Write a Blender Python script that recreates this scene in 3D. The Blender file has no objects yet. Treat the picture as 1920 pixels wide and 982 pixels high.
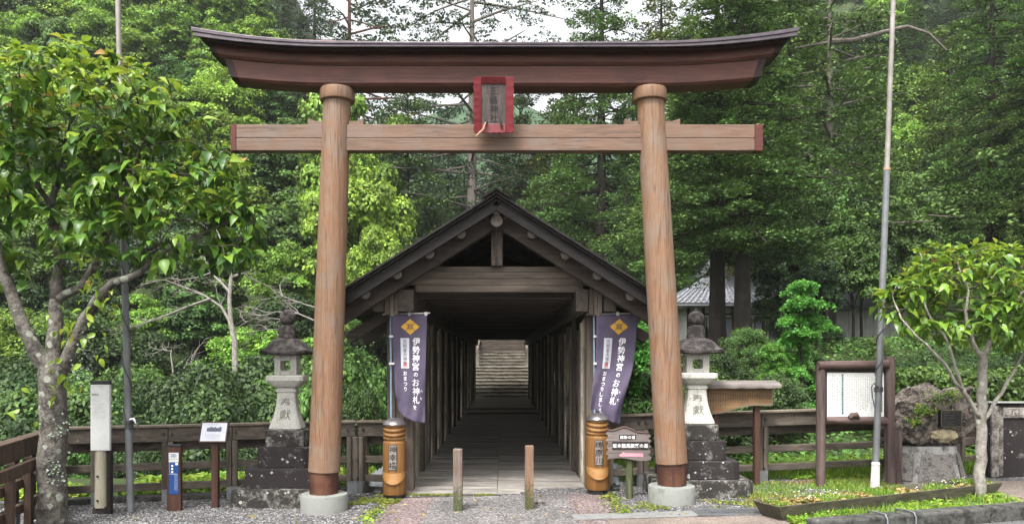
import bpy, bmesh, math, random
import numpy as np
from mathutils import Vector, Matrix, noise as mnoise

S = bpy.context.scene
COL = S.collection
R = math.radians
# ------------------------------------------------------------------ camera, sky, sun, exposure
EYE = 1.8          # eye height in metres
FPX = 1400.0       # focal length in photo pixels (1920 wide)
CX, CY = 945.0, 672.0
cam_data = bpy.data.cameras.new("camera")
cam_data.sensor_width = 36.0
cam_data.lens = FPX / 1920 * 36.0
cam_data.shift_x = (960 - CX) / 1920
cam_data.shift_y = (CY - 491) / 1920
cam_data.clip_end = 2000
cam_data.clip_start = 0.05
cam = bpy.data.objects.new("camera", cam_data)
cam.location = (0, 0, EYE)
cam.rotation_euler = (R(90), 0, 0)
COL.objects.link(cam)
S.camera = cam

SUN_EL, SUN_AZ = R(60), R(200)     # azimuth clockwise from +Y
w = bpy.data.worlds.new("World"); S.world = w; w.use_nodes = True
nt = w.node_tree
bg = nt.nodes["Background"]
sky = nt.nodes.new("ShaderNodeTexSky"); sky.sky_type = 'NISHITA'; sky.sun_disc = False
sky.sun_elevation = SUN_EL; sky.sun_rotation = SUN_AZ
sky.air_density = 1.0; sky.dust_density = 6.0; sky.ozone_density = 1.0
hs = nt.nodes.new("ShaderNodeHueSaturation"); hs.inputs['Saturation'].default_value = 0.12
hs.inputs['Value'].default_value = 1.0
nt.links.new(sky.outputs[0], hs.inputs['Color']); nt.links.new(hs.outputs[0], bg.inputs['Color'])
bg.inputs['Strength'].default_value = 0.12

sd = bpy.data.lights.new("sun", 'SUN'); sd.energy = 1.5; sd.angle = R(14); sd.color = (1.0, 0.97, 0.93)
so = bpy.data.objects.new("sun", sd); COL.objects.link(so)
sdir = Vector((math.sin(SUN_AZ) * math.cos(SUN_EL), math.cos(SUN_AZ) * math.cos(SUN_EL), math.sin(SUN_EL)))
so.rotation_euler = sdir.to_track_quat('Z', 'Y').to_euler()
so.location = (0, -5, 30)
S.view_settings.view_transform = 'Standard'
try: S.view_settings.look = 'None'
except Exception: pass
S.view_settings.gamma = 1.0
S.view_settings.use_curve_mapping = False
S.view_settings.exposure = 1.9
S.render.engine = 'CYCLES'
S.cycles.use_denoising = True
S.cycles.sample_clamp_indirect = 4.0
S.cycles.max_bounces = 8; S.cycles.diffuse_bounces = 4; S.cycles.glossy_bounces = 2
S.cycles.transmission_bounces = 4; S.cycles.transparent_max_bounces = 4
S.cycles.volume_bounces = 1
S.cycles.caustics_reflective = False; S.cycles.caustics_refractive = False

# ------------------------------------------------------------------ helpers
def P(px, py, d):
    return Vector(((px - CX) * d / FPX, d, EYE - (py - CY) * d / FPX))

def sm(a, b, x):
    t = min(1.0, max(0.0, (x - a) / (b - a)))
    return t * t * (3 - 2 * t)

def gz(x):                        # the paved forecourt rises a little to the right
    return 0.024 * min(10.0, max(0.0, x + 2.2))

def T(x, y):                      # terrain height
    z = gz(x)
    gm = 1 - sm(1.5, 4.5, x)                          # gorge of the stream, left of and under the bridge
    edge = 11.4
    g = sm(edge, edge + 4.5, y) * (1 - sm(23, 32.5, y))
    z -= 5.2 * g * gm
    z += (1 - gm) * (1.6 * sm(13, 24, y) - 0.25 * sm(10.6, 11.6, y) * (1 - sm(13, 18, y)))
    a = x / max(y, 1.0)
    left = 1 - sm(-0.34, -0.19, a)
    right = sm(0.20, 0.36, a)
    t = max(0.0, y - 33)
    z += left * t * 0.86 + right * max(0.0, y - 38) * 0.75 + (1 - left) * (1 - right) * max(0.0, y - 47) * 0.22
    if y > 12:
        z += 0.5 * (mnoise.noise(Vector((x * 0.12, y * 0.12, 3.1)))) * sm(12, 20, y)
    return z

def ground(px, py):               # where the view ray through a photo pixel meets the forecourt
    z = 0.0
    for _ in range(12):
        d = (EYE - z) * FPX / (py - CY); x = (px - CX) * d / FPX; z = gz(x)
    return Vector((x, d, z))

def tag(o, label=None, cat=None, group=None, kind=None):
    if label: o['label'] = label
    if cat: o['category'] = cat
    if group: o['group'] = group
    if kind: o['kind'] = kind
    return o

def thing(name, label, cat, loc=(0, 0, 0), group=None, rz=0):
    o = bpy.data.objects.new(name, None); COL.objects.link(o)
    o.location = loc; o.rotation_euler = (0, 0, rz); o.empty_display_size = 0.2
    return tag(o, label, cat, group)

def root_of(o):
    while o.parent is not None: o = o.parent
    return o

class MB:
    """collects shapes in world coordinates and links them as one mesh object"""
    def __init__(s): s.v = []; s.f = []
    def add(s, vs, fs):
        n = len(s.v); s.v.extend([tuple(p) for p in vs]); s.f.extend([tuple(i + n for i in f) for f in fs]); return s
    def box(s, x0, x1, y0, y1, z0, z1):
        vs = [(x0,y0,z0),(x1,y0,z0),(x1,y1,z0),(x0,y1,z0),(x0,y0,z1),(x1,y0,z1),(x1,y1,z1),(x0,y1,z1)]
        return s.add(vs, [(0,3,2,1),(4,5,6,7),(0,1,5,4),(1,2,6,5),(2,3,7,6),(3,0,4,7)])
    def bar(s, p0, p1, w, h, up=(0, 0, 1), taper=1.0):      # rectangular beam from p0 to p1; w across, h along up
        p0 = Vector(p0); p1 = Vector(p1); d = (p1 - p0).normalized(); up = Vector(up)
        side = d.cross(up)
        if side.length < 1e-5: side = d.cross(Vector((0, 1, 0)))
        side.normalize(); u = side.cross(d).normalized()
        vs = []
        for p, k in ((p0, 1.0), (p1, taper)):
            for a, b in ((-1,-1),(1,-1),(1,1),(-1,1)):
                vs.append(p + side * (a * w / 2 * k) + u * (b * h / 2 * k))
        return s.add(vs, [(0,1,2,3),(7,6,5,4),(0,4,5,1),(1,5,6,2),(2,6,7,3),(3,7,4,0)])
    def tube(s, pts, rad, n=8, caps=True):
        pts = [Vector(p) for p in pts]
        if not hasattr(rad, '__len__'): rad = [rad] * len(pts)
        vs = []; fs = []; ref = None
        for i, p in enumerate(pts):
            d = (pts[min(i+1, len(pts)-1)] - pts[max(i-1, 0)])
            d = d.normalized() if d.length > 1e-9 else Vector((0, 0, 1))
            if ref is None: ref = Vector((1, 0, 0)) if abs(d.x) < 0.8 else Vector((0, 1, 0))
            a = (ref - d * ref.dot(d)).normalized(); b = d.cross(a); ref = a
            for k in range(n):
                t = 2 * math.pi * k / n
                vs.append(p + (a * math.cos(t) + b * math.sin(t)) * rad[i])
        m = len(pts)
        for i in range(m - 1):
            for k in range(n):
                k2 = (k + 1) % n
                fs.append((i*n+k, i*n+k2, (i+1)*n+k2, (i+1)*n+k))
        if caps:
            fs.append(tuple(reversed(range(n)))); fs.append(tuple((m-1)*n + k for k in range(n)))
        return s.add(vs, fs)
    def lathe(s, prof, n=24, c=(0, 0, 0)):                 # prof: (r, z) from bottom to top
        vs = []; fs = []
        for r, z in prof:
            for k in range(n):
                t = 2 * math.pi * k / n
                vs.append((c[0] + r * math.cos(t), c[1] + r * math.sin(t), c[2] + z))
        for i in range(len(prof) - 1):
            for k in range(n):
                k2 = (k + 1) % n
                fs.append((i*n+k, i*n+k2, (i+1)*n+k2, (i+1)*n+k))
        fs.append(tuple(reversed(range(n)))); fs.append(tuple((len(prof)-1)*n + k for k in range(n)))
        return s.add(vs, fs)
    def loft(s, rings, caps=True):                          # rings of equal point count
        n = len(rings[0]); vs = [p for r in rings for p in r]; fs = []
        for i in range(len(rings) - 1):
            for k in range(n):
                k2 = (k + 1) % n
                fs.append((i*n+k, i*n+k2, (i+1)*n+k2, (i+1)*n+k))
        if caps:
            fs.append(tuple(reversed(range(n)))); fs.append(tuple((len(rings)-1)*n + k for k in range(n)))
        return s.add(vs, fs)
    def quad(s, a, b, c, d): return s.add([a, b, c, d], [(0, 1, 2, 3)])
    def build(s, name, mat, parent=None, smooth=False, bevel=0.0, seg=2):
        me = bpy.data.meshes.new(name)
        off = root_of(parent).location if parent is not None else Vector((0, 0, 0))
        me.from_pydata([(p[0]-off[0], p[1]-off[1], p[2]-off[2]) for p in s.v], [], s.f)
        me.update()
        bm = bmesh.new(); bm.from_mesh(me); bmesh.ops.recalc_face_normals(bm, faces=bm.faces); bm.to_mesh(me); bm.free()
        return link_mesh(name, me, mat, parent, smooth, bevel, seg)

def link_mesh(name, me, mat, parent=None, smooth=False, bevel=0.0, seg=2):
    o = bpy.data.objects.new(name, me); COL.objects.link(o)
    if mat is not None: me.materials.append(mat)
    if parent is not None: o.parent = parent
    if smooth:
        me.polygons.foreach_set('use_smooth', [True] * len(me.polygons))
        if smooth != 'all':
            try: me.set_sharp_from_angle(angle=R(40))
            except Exception: pass
    if bevel:
        b = o.modifiers.new('bevel', 'BEVEL'); b.width = bevel; b.segments = seg; b.limit_method = 'ANGLE'; b.angle_limit = R(40)
    return o

def np_mesh(name, v, f, smooth=False):          # v (N,3), f (M,k) numpy
    me = bpy.data.meshes.new(name)
    k = f.shape[1]
    me.vertices.add(len(v)); me.vertices.foreach_set('co', v.astype(np.float32).ravel())
    me.loops.add(f.size); me.loops.foreach_set('vertex_index', f.astype(np.int32).ravel())
    me.polygons.add(len(f)); me.polygons.foreach_set('loop_start', np.arange(0, f.size, k, dtype=np.int32))
    me.update(calc_edges=True)
    if smooth: me.polygons.foreach_set('use_smooth', np.ones(len(f), dtype=bool))
    return me

def copy_tree(o, parent=None):
    c = o.copy(); COL.objects.link(c)
    if parent is not None: c.parent = parent
    for ch in list(o.children): copy_tree(ch, c)
    return c

# ------------------------------------------------------------------ materials
def nd(t, kind, **kw):
    n = t.nodes.new(kind)
    for k, v in kw.items():
        if k in n.inputs: n.inputs[k].default_value = v
        else: setattr(n, k, v)
    return n

def ramp(t, stops):
    n = t.nodes.new("ShaderNodeValToRGB"); e = n.color_ramp.elements
    while len(e) < len(stops): e.new(0.5)
    for i, (p, c) in enumerate(stops):
        e[i].position = p; e[i].color = (*c, 1) if len(c) == 3 else c
    return n

def base_mat(name, rough=0.8, spec=0.3):
    m = bpy.data.materials.new(name); m.use_nodes = True
    t = m.node_tree; b = t.nodes["Principled BSDF"]
    b.inputs['Roughness'].default_value = rough
    b.inputs['Specular IOR Level'].default_value = spec
    return m, t, b

def bump(t, b, height, strength=0.3, dist=0.02):
    n = nd(t, "ShaderNodeBump"); n.inputs['Strength'].default_value = strength; n.inputs['Distance'].default_value = dist
    t.links.new(height, n.inputs['Height']); t.links.new(n.outputs[0], b.inputs['Normal']); return n

def coords(t, scale=(1, 1, 1), jitter=True):
    tc = nd(t, "ShaderNodeTexCoord"); mp = nd(t, "ShaderNodeMapping"); mp.inputs['Scale'].default_value = scale
    t.links.new(tc.outputs['Object'], mp.inputs['Vector'])
    if jitter:
        oi = nd(t, "ShaderNodeObjectInfo"); ge = nd(t, "ShaderNodeNewGeometry")
        ad = nd(t, "ShaderNodeMath", operation='ADD'); t.links.new(oi.outputs['Random'], ad.inputs[0]); t.links.new(ge.outputs['Random Per Island'], ad.inputs[1])
        mu = nd(t, "ShaderNodeMath", operation='MULTIPLY'); mu.inputs[1].default_value = 37.0; t.links.new(ad.outputs[0], mu.inputs[0])
        cb = nd(t, "ShaderNodeCombineXYZ")
        for i in range(3): t.links.new(mu.outputs[0], cb.inputs[i])
        t.links.new(cb.outputs[0], mp.inputs['Location'])
    return mp.outputs[0]

def mix(t, fac, a, b, mode='MIX'):
    n = nd(t, "ShaderNodeMix", data_type='RGBA', blend_type=mode)
    if isinstance(fac, (int, float)): n.inputs[0].default_value = fac
    else: t.links.new(fac, n.inputs[0])
    for v, i in ((a, 6), (b, 7)):
        if isinstance(v, tuple): n.inputs[i].default_value = (*v, 1)
        else: t.links.new(v, n.inputs[i])
    return n.outputs[2]

def wood(name, dark, light, axis='Z', grain=28.0, rough=0.75, stain=None, stain_amt=0.5, islands=0.35, spec=0.25, bmp=0.35, crack=0.4):
    m, t, b = base_mat(name, rough, spec)
    k = 0.06
    sc = {'X': (k, 1, 1), 'Y': (1, k, 1), 'Z': (1, 1, k)}[axis]
    v = coords(t, sc)
    n1 = nd(t, "ShaderNodeTexNoise", Scale=grain, Detail=8.0, Roughness=0.65, Distortion=0.6); t.links.new(v, n1.inputs['Vector'])
    r1 = ramp(t, [(0.32, dark), (0.72, light)]); t.links.new(n1.outputs['Fac'], r1.inputs[0])
    c = r1.outputs[0]
    v2 = coords(t, (1, 1, 1))
    n2 = nd(t, "ShaderNodeTexNoise", Scale=3.2, Detail=6.0, Roughness=0.6); t.links.new(v2, n2.inputs['Vector'])
    if stain:
        r2 = ramp(t, [(0.45, (0, 0, 0)), (0.68, (1, 1, 1))]); t.links.new(n2.outputs['Fac'], r2.inputs[0])
        mu = nd(t, "ShaderNodeMath", operation='MULTIPLY'); mu.inputs[1].default_value = stain_amt
        t.links.new(r2.outputs[0], mu.inputs[0])
        c = mix(t, mu.outputs[0], c, stain)
    if crack:
        v3 = coords(t, {'X': (.035, 1, 1), 'Y': (1, .035, 1), 'Z': (1, 1, .035)}[axis])
        n3 = nd(t, "ShaderNodeTexNoise", Scale=11.0, Detail=3.0, Roughness=.5); t.links.new(v3, n3.inputs['Vector'])
        r3 = ramp(t, [(.478, (0, 0, 0)), (.497, (1, 1, 1)), (.503, (1, 1, 1)), (.522, (0, 0, 0))]); t.links.new(n3.outputs['Fac'], r3.inputs[0])
        m3 = nd(t, "ShaderNodeMath", operation='MULTIPLY'); t.links.new(r3.outputs[0], m3.inputs[0]); t.links.new(n2.outputs['Fac'], m3.inputs[1])
        m4 = nd(t, "ShaderNodeMath", operation='MULTIPLY'); m4.inputs[1].default_value = crack * 2; m4.use_clamp = True; t.links.new(m3.outputs[0], m4.inputs[0])
        c = mix(t, m4.outputs[0], c, tuple(x * .35 for x in dark))
    if islands:
        ge = nd(t, "ShaderNodeNewGeometry")
        mr = nd(t, "ShaderNodeMapRange"); mr.inputs['To Min'].default_value = 1 - islands; mr.inputs['To Max'].default_value = 1 + islands
        t.links.new(ge.outputs['Random Per Island'], mr.inputs['Value'])
        h = nd(t, "ShaderNodeHueSaturation"); t.links.new(mr.outputs[0], h.inputs['Value']); t.links.new(c, h.inputs['Color']); c = h.outputs[0]
    t.links.new(c, b.inputs['Base Color'])
    bump(t, b, n1.outputs['Fac'], bmp, 0.01)
    return m

def stone(name, base, dark, amt=0.5, lich=None, lich_amt=0.0, scale=3.0, lsc=14.0, rough=0.9, speck=0.35, bmp=0.3):
    m, t, b = base_mat(name, rough, 0.2)
    v = coords(t)
    n1 = nd(t, "ShaderNodeTexNoise", Scale=160.0, Detail=2.0); t.links.new(v, n1.inputs['Vector'])
    r1 = ramp(t, [(0.35, tuple(x * (1 - speck) for x in base)), (0.65, tuple(min(1, x * (1 + speck)) for x in base))]); t.links.new(n1.outputs['Fac'], r1.inputs[0])
    n2 = nd(t, "ShaderNodeTexNoise", Scale=scale, Detail=12.0, Roughness=0.8); t.links.new(v, n2.inputs['Vector'])
    lo = 0.62 - 0.35 * amt
    r2 = ramp(t, [(lo, (0, 0, 0)), (lo + 0.14, (1, 1, 1))]); t.links.new(n2.outputs['Fac'], r2.inputs[0])
    c = mix(t, r2.outputs[0], r1.outputs[0], dark)
    if lich:
        vo = nd(t, "ShaderNodeTexVoronoi", Scale=lsc); t.links.new(v, vo.inputs['Vector'])
        n3 = nd(t, "ShaderNodeTexNoise", Scale=5.0, Detail=3.0); t.links.new(v, n3.inputs['Vector'])
        ad = nd(t, "ShaderNodeMath", operation='ADD'); t.links.new(vo.outputs['Distance'], ad.inputs[0]); t.links.new(n3.outputs['Fac'], ad.inputs[1])
        r3 = ramp(t, [(lich_amt, (1, 1, 1)), (lich_amt + 0.05, (0, 0, 0))]); t.links.new(ad.outputs[0], r3.inputs[0])
        c = mix(t, r3.outputs[0], c, lich)
    t.links.new(c, b.inputs['Base Color'])
    n4 = nd(t, "ShaderNodeTexNoise", Scale=40.0, Detail=6.0); t.links.new(v, n4.inputs['Vector'])
    bump(t, b, n4.outputs['Fac'], bmp, 0.02)
    return m

def plain(name, c, rough=0.5, metal=0.0, var=0.12, scale=18.0, spec=0.4):
    m, t, b = base_mat(name, rough, spec); b.inputs['Metallic'].default_value = metal
    v = coords(t); n1 = nd(t, "ShaderNodeTexNoise", Scale=scale, Detail=6.0); t.links.new(v, n1.inputs['Vector'])
    r1 = ramp(t, [(0.3, tuple(x * (1 - var) for x in c)), (0.7, tuple(min(1, x * (1 + var)) for x in c))])
    t.links.new(n1.outputs['Fac'], r1.inputs[0]); t.links.new(r1.outputs[0], b.inputs['Base Color'])
    bump(t, b, n1.outputs['Fac'], 0.08, 0.01)
    return m

def leaf(name, stops, trans=0.3, rough=0.45, spec=0.35, objvar=0.25, patch=0.0):
    m, t, b = base_mat(name, rough, spec)
    ge = nd(t, "ShaderNodeNewGeometry"); r1 = ramp(t, stops); t.links.new(ge.outputs['Random Per Island'], r1.inputs[0])
    oi = nd(t, "ShaderNodeObjectInfo")
    mr = nd(t, "ShaderNodeMapRange"); mr.inputs['To Min'].default_value = 1 - objvar; mr.inputs['To Max'].default_value = 1 + objvar
    t.links.new(oi.outputs['Random'], mr.inputs['Value'])
    mh = nd(t, "ShaderNodeMapRange"); mh.inputs['To Min'].default_value = 0.5 - 0.06 * objvar; mh.inputs['To Max'].default_value = 0.5 + 0.06 * objvar
    fr = nd(t, "ShaderNodeMath", operation='FRACT'); mm = nd(t, "ShaderNodeMath", operation='MULTIPLY'); mm.inputs[1].default_value = 7.3
    t.links.new(oi.outputs['Random'], mm.inputs[0]); t.links.new(mm.outputs[0], fr.inputs[0]); t.links.new(fr.outputs[0], mh.inputs['Value'])
    h = nd(t, "ShaderNodeHueSaturation"); t.links.new(r1.outputs[0], h.inputs['Color']); t.links.new(mr.outputs[0], h.inputs['Value']); t.links.new(mh.outputs[0], h.inputs['Hue'])
    if patch:
        tc = nd(t, "ShaderNodeTexCoord"); pn = nd(t, "ShaderNodeTexNoise", Scale=patch, Detail=2.0); t.links.new(tc.outputs['Object'], pn.inputs['Vector'])
        pm = nd(t, "ShaderNodeMapRange"); pm.inputs['From Min'].default_value = .35; pm.inputs['From Max'].default_value = .65; pm.inputs['To Min'].default_value = .55; pm.inputs['To Max'].default_value = 1.5; t.links.new(pn.outputs['Fac'], pm.inputs['Value'])
        h2 = nd(t, "ShaderNodeHueSaturation"); t.links.new(h.outputs[0], h2.inputs['Color']); t.links.new(pm.outputs[0], h2.inputs['Value']); h = h2
    t.links.new(h.outputs[0], b.inputs['Base Color'])
    tr = nd(t, "ShaderNodeBsdfTranslucent")
    bc = nd(t, "ShaderNodeBrightContrast"); 
    g = nd(t, "ShaderNodeHueSaturation"); g.inputs['Value'].default_value = 1.3; g.inputs['Hue'].default_value = 0.485; t.links.new(h.outputs[0], g.inputs['Color'])
    t.nodes.remove(bc)
    t.links.new(g.outputs[0], tr.inputs['Color'])
    mx = nd(t, "ShaderNodeMixShader"); mx.inputs[0].default_value = trans
    t.links.new(b.outputs[0], mx.inputs[1]); t.links.new(tr.outputs[0], mx.inputs[2])
    t.links.new(mx.outputs[0], t.nodes["Material Output"].inputs['Surface'])
    return m

M = {}
M['torii'] = wood('torii_wood', (0.1347, 0.07182, 0.0419), (0.2344, 0.1377, 0.08179), 'Z', 60, 0.55, (0.175, 0.148, 0.12), 0.6, 0.05, bmp=0.3, crack=0.45)
M['torii_x'] = wood('torii_beam_wood', (0.115, 0.068, 0.046), (0.185, 0.115, 0.08), 'X', 42, 0.55, (0.15, 0.125, 0.108), 0.6, 0.05, bmp=0.25)
M['lintel'] = wood('lintel_wood', (0.066, 0.024, 0.017), (0.12, 0.047, 0.034), 'X', 36, 0.55, (0.045, 0.022, 0.02), 0.5, 0.08, bmp=0.25)
M['lintel_end'] = wood('lintel_end_wood', (0.0168, 0.00576, 0.00576), (0.0288, 0.01056, 0.0096), 'X', 14, 0.55, bmp=0.2)
M['cap_red'] = wood('beam_end_wood', (0.084, 0.0245, 0.0196), (0.119, 0.0385, 0.028), 'X', 14, 0.55, bmp=0.2)
M['copper'] = plain('weathered_copper', (0.085, 0.07, 0.08), 0.33, 0.6, 0.25, 9)
M['sleeve'] = wood('copper_sleeve', (0.03413, 0.01593, 0.01274), (0.0728, 0.0273, 0.01911), 'Z', 9, 0.42, (0.22, 0.11, 0.06), 0.35, 0.0, bmp=0.1)
M['concrete'] = stone('concrete', (0.192, 0.1968, 0.1824), (0.1248, 0.1344, 0.1152), 0.35, scale=5, speck=0.1, bmp=0.15)
M['concrete_old'] = stone('old_concrete', (0.07502, 0.07502, 0.0682), (0.02387, 0.02319, 0.02046), 0.5, (0.30, 0.30, 0.28), 0.48, 8, speck=0.2)
M['granite'] = stone('granite', (0.419, 0.413, 0.3697), (0.2465, 0.2465, 0.2156), 0.3, scale=4, speck=0.4)
M['granite_dark'] = stone('stained_granite', (0.27, 0.26, 0.235), (0.028, 0.025, 0.023), 0.72, (0.36, 0.35, 0.31), 0.57, 6.5, speck=0.4)
M['granite_black'] = stone('lichen_dark_granite', (0.22, 0.21, 0.20), (0.024, 0.02, 0.02), 0.88, (0.34, 0.33, 0.29), 0.57, 7, speck=0.4)
M['roofstone'] = stone('dark_roof_stone', (0.09, 0.078, 0.075), (0.018, 0.0156, 0.015), 0.6, scale=7, speck=0.4)
M['dark_x'] = wood('dark_timber_across', (0.02916, 0.02243, 0.01794), (0.0953, 0.07625, 0.06167), 'X', 20, 0.7, (0.03, 0.025, 0.022), 0.5, 0.25)
M['dark_y'] = wood('dark_timber_along', (0.03096, 0.0238, 0.01904), (0.1012, 0.08094, 0.06547), 'Y', 20, 0.7, (0.03, 0.025, 0.022), 0.5, 0.25)
M['dark_z'] = wood('dark_timber_upright', (0.04, 0.031, 0.025), (0.15, 0.118, 0.09), 'Z', 20, 0.72, (0.035, 0.028, 0.024), 0.4, 0.45)
M['plank'] = wood('wall_plank_wood', (0.1226, 0.1063, 0.08993), (0.8173, 0.7152, 0.5722), 'Z', 20, 0.72, (0.028, 0.024, 0.02), 0.6, 0.75)
M['grey_x'] = wood('grey_boards', (0.0525, 0.0406, 0.0315), (0.154, 0.126, 0.098), 'X', 18, 0.75, (0.06, 0.05, 0.042), 0.55, 0.2)
M['post_z'] = wood('grey_post_wood', (0.0644, 0.0506, 0.0414), (0.184, 0.1472, 0.1178), 'Z', 18, 0.75, (0.06, 0.05, 0.045), 0.4, 0.25)
M['logend'] = stone('log_end', (0.195, 0.1725, 0.15), (0.09, 0.075, 0.0675), 0.4, scale=12, speck=0.2)
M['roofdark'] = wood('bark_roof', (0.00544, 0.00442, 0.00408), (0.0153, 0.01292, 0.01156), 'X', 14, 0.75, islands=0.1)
M['floor'] = wood('floor_boards', (0.1584, 0.1453, 0.1304), (0.4285, 0.4004, 0.3632), 'X', 22, 0.42, (0.07, 0.063, 0.057), 0.5, 0.22, spec=0.4, bmp=0.25)
M['fence_x'] = wood('fence_rail_wood', (0.04675, 0.03825, 0.0306), (0.17, 0.1403, 0.1105), 'X', 16, 0.8, (0.045, 0.04, 0.034), 0.5, 0.2, bmp=0.6)
M['fence_z'] = wood('fence_post_wood', (0.051, 0.04182, 0.03366), (0.1734, 0.1428, 0.1122), 'Z', 16, 0.8, (0.04, 0.036, 0.03), 0.5, 0.2, bmp=0.6)
M['fence_top'] = wood('fence_top_wood', (0.1033, 0.08344, 0.06358), (0.2543, 0.2106, 0.159), 'X', 16, 0.8, (0.09, 0.08, 0.065), 0.5, 0.15, bmp=0.6)
M['fence_red'] = wood('fence_brown_wood', (0.04125, 0.0255, 0.01875), (0.1275, 0.0825, 0.06), 'Z', 16, 0.75, (0.04, 0.03, 0.025), 0.4, 0.25, bmp=0.5)
M['steel'] = plain('galvanised_steel', (0.22, 0.23, 0.24), 0.45, 0.7, 0.2, 12)
M['pole'] = plain('grey_pole_paint', (0.16, 0.165, 0.17), 0.45, 0.3, 0.2, 6)
M['pole_top'] = plain('weathered_pole', (0.24, 0.22, 0.2), 0.6, 0.2, 0.25, 6)
M['white'] = plain('white_paint', (0.56, 0.565, 0.55), 0.5, 0, 0.05)
M['white_worn'] = stone('worn_white_paint', (0.496, 0.488, 0.464), (0.288, 0.264, 0.224), 0.35, scale=9, speck=0.05)
M['black'] = plain('black_paint', (0.018, 0.017, 0.017), 0.45)
M['ink'] = plain('black_ink', (0.012, 0.011, 0.011), 0.6, 0, 0.0)
M['grey_ink'] = plain('grey_ink', (0.10, 0.10, 0.105), 0.6, 0, 0.0)
M['white_ink'] = plain('white_ink', (0.80, 0.79, 0.80), 0.6, 0, 0.0)
M['red_ink'] = plain('red_ink', (0.55, 0.06, 0.03), 0.6, 0, 0.0)
M['gold'] = plain('yellow_dye', (0.58, 0.33, 0.035), 0.7, 0, 0.1)
M['navy'] = plain('dark_dye', (0.07, 0.055, 0.09), 0.8, 0, 0.0)
M['cloth'] = plain('violet_cloth', (0.088, 0.073, 0.112), 0.85, 0, 0.14, 8, 0.15)
M['cypress'] = wood('oiled_cypress', (0.1102, 0.0459, 0.01147), (0.2111, 0.1078, 0.03443), 'Z', 11, 0.52, (0.16, 0.075, 0.022), 0.3, 0.0, spec=0.25, bmp=0.1)
M['cypress_cut'] = wood('oiled_cypress_cut', (0.2188, 0.1033, 0.02735), (0.316, 0.1641, 0.05469), 'X', 16, 0.36, islands=0.0, spec=0.5, bmp=0.1)
M['cap'] = plain('grey_metal_cap', (0.20, 0.185, 0.19), 0.35, 0.8, 0.12)
M['weath'] = wood('weathered_stump_wood', (0.085, 0.068, 0.0595), (0.2805, 0.2338, 0.204), 'Z', 20, 0.85, (0.10, 0.055, 0.03), 0.55, 0.0, bmp=0.8)
M['mossy'] = wood('mossy_stump_wood', (0.04, 0.045, 0.022), (0.11, 0.12, 0.06), 'Z', 20, 0.9, (0.05, 0.085, 0.02), 0.6, 0.0, bmp=0.8)
M['pale_log'] = wood('pale_debarked_log', (0.22, 0.20, 0.15), (0.46, 0.42, 0.33), 'Z', 9, 0.7, (0.27, 0.25, 0.17), 0.5, 0.0, bmp=0.15)
M['brown_z'] = wood('brown_post', (0.04125, 0.0195, 0.0135), (0.09, 0.045, 0.0315), 'Z', 14, 0.5, islands=0.1, bmp=0.15)
M['rustic'] = wood('rustic_log', (0.04, 0.0272, 0.0248), (0.152, 0.112, 0.1), 'Z', 15, 0.75, (0.055, 0.03, 0.03), 0.5, 0.1, bmp=1.0)
M['rustic_x'] = wood('rustic_log_across', (0.04, 0.024, 0.0224), (0.136, 0.092, 0.08), 'X', 15, 0.7, (0.08, 0.04, 0.04), 0.5, 0.1, bmp=1.0)
M['signwood'] = wood('brown_sign_board', (0.1203, 0.06817, 0.03369), (0.2406, 0.1483, 0.0802), 'X', 12, 0.6, (0.36, 0.21, 0.09), 0.5, 0.0, bmp=0.15)
M['plaquewood'] = wood('plaque_wood', (0.048, 0.03744, 0.0336), (0.1056, 0.0864, 0.0792), 'Z', 18, 0.65, islands=0.0, bmp=0.2)
M['red'] = plain('red_lacquer', (0.125, 0.011, 0.014), 0.4, 0, 0.2, 12)
M['rope'] = plain('dark_rope', (0.02, 0.016, 0.014), 0.9)
M['strap'] = plain('pale_strap', (0.36, 0.22, 0.14), 0.8)
M['cable'] = plain('grey_cable', (0.06, 0.06, 0.062), 0.6)
M['blue'] = plain('blue_panel', (0.015, 0.055, 0.19), 0.4, 0, 0.05)
M['bluepole'] = plain('blue_pole', (0.20, 0.30, 0.40), 0.4)
M['paper'] = plain('pale_paper', (0.50, 0.51, 0.56), 0.5, 0, 0.03)
M['pink'] = plain('pink_paint', (0.62, 0.22, 0.27), 0.5)
M['greenband'] = plain('green_band', (0.03, 0.10, 0.075), 0.5)
M['photo'] = plain('photo_print', (0.05, 0.055, 0.09), 0.4, 0, 0.9, 60)
M['bark'] = stone('lichen_bark', (0.1326, 0.1215, 0.105), (0.03868, 0.03315, 0.02873), 0.5, (0.21, 0.22, 0.18), 0.68, 9, lsc=8.0, speck=0.25, bmp=0.7)
M['bark_pale'] = stone('pale_bark', (0.27, 0.25, 0.22), (0.15, 0.135, 0.115), 0.5, (0.36, 0.35, 0.3), 0.62, 9, lsc=10.0, speck=0.2, bmp=0.5)
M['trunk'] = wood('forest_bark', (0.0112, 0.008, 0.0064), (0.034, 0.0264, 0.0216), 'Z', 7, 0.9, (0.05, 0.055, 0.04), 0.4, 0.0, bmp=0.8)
M['trunk_lit'] = wood('grey_forest_bark', (0.08, 0.066, 0.058), (0.21, 0.18, 0.16), 'Z', 7, 0.9, islands=0.0, bmp=0.8)  # paler grey bark, for the fir and one pine
M['trunk_red'] = wood('red_pine_bark', (0.10, 0.045, 0.035), (0.21, 0.11, 0.085), 'Z', 7, 0.9, islands=0.0, bmp=0.8)
M['bare'] = wood('bleached_branch', (0.12, 0.108, 0.092), (0.208, 0.192, 0.168), 'Z', 9, 0.8, islands=0.0)
M['lichen'] = stone('grey_green_lichen', (0.27, 0.32, 0.25), (0.17, 0.20, 0.15), 0.4, scale=20, bmp=0.8)
M['tile'] = plain('grey_roof_tile', (0.20, 0.205, 0.225), 0.38, 0, 0.3, 10)
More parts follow.
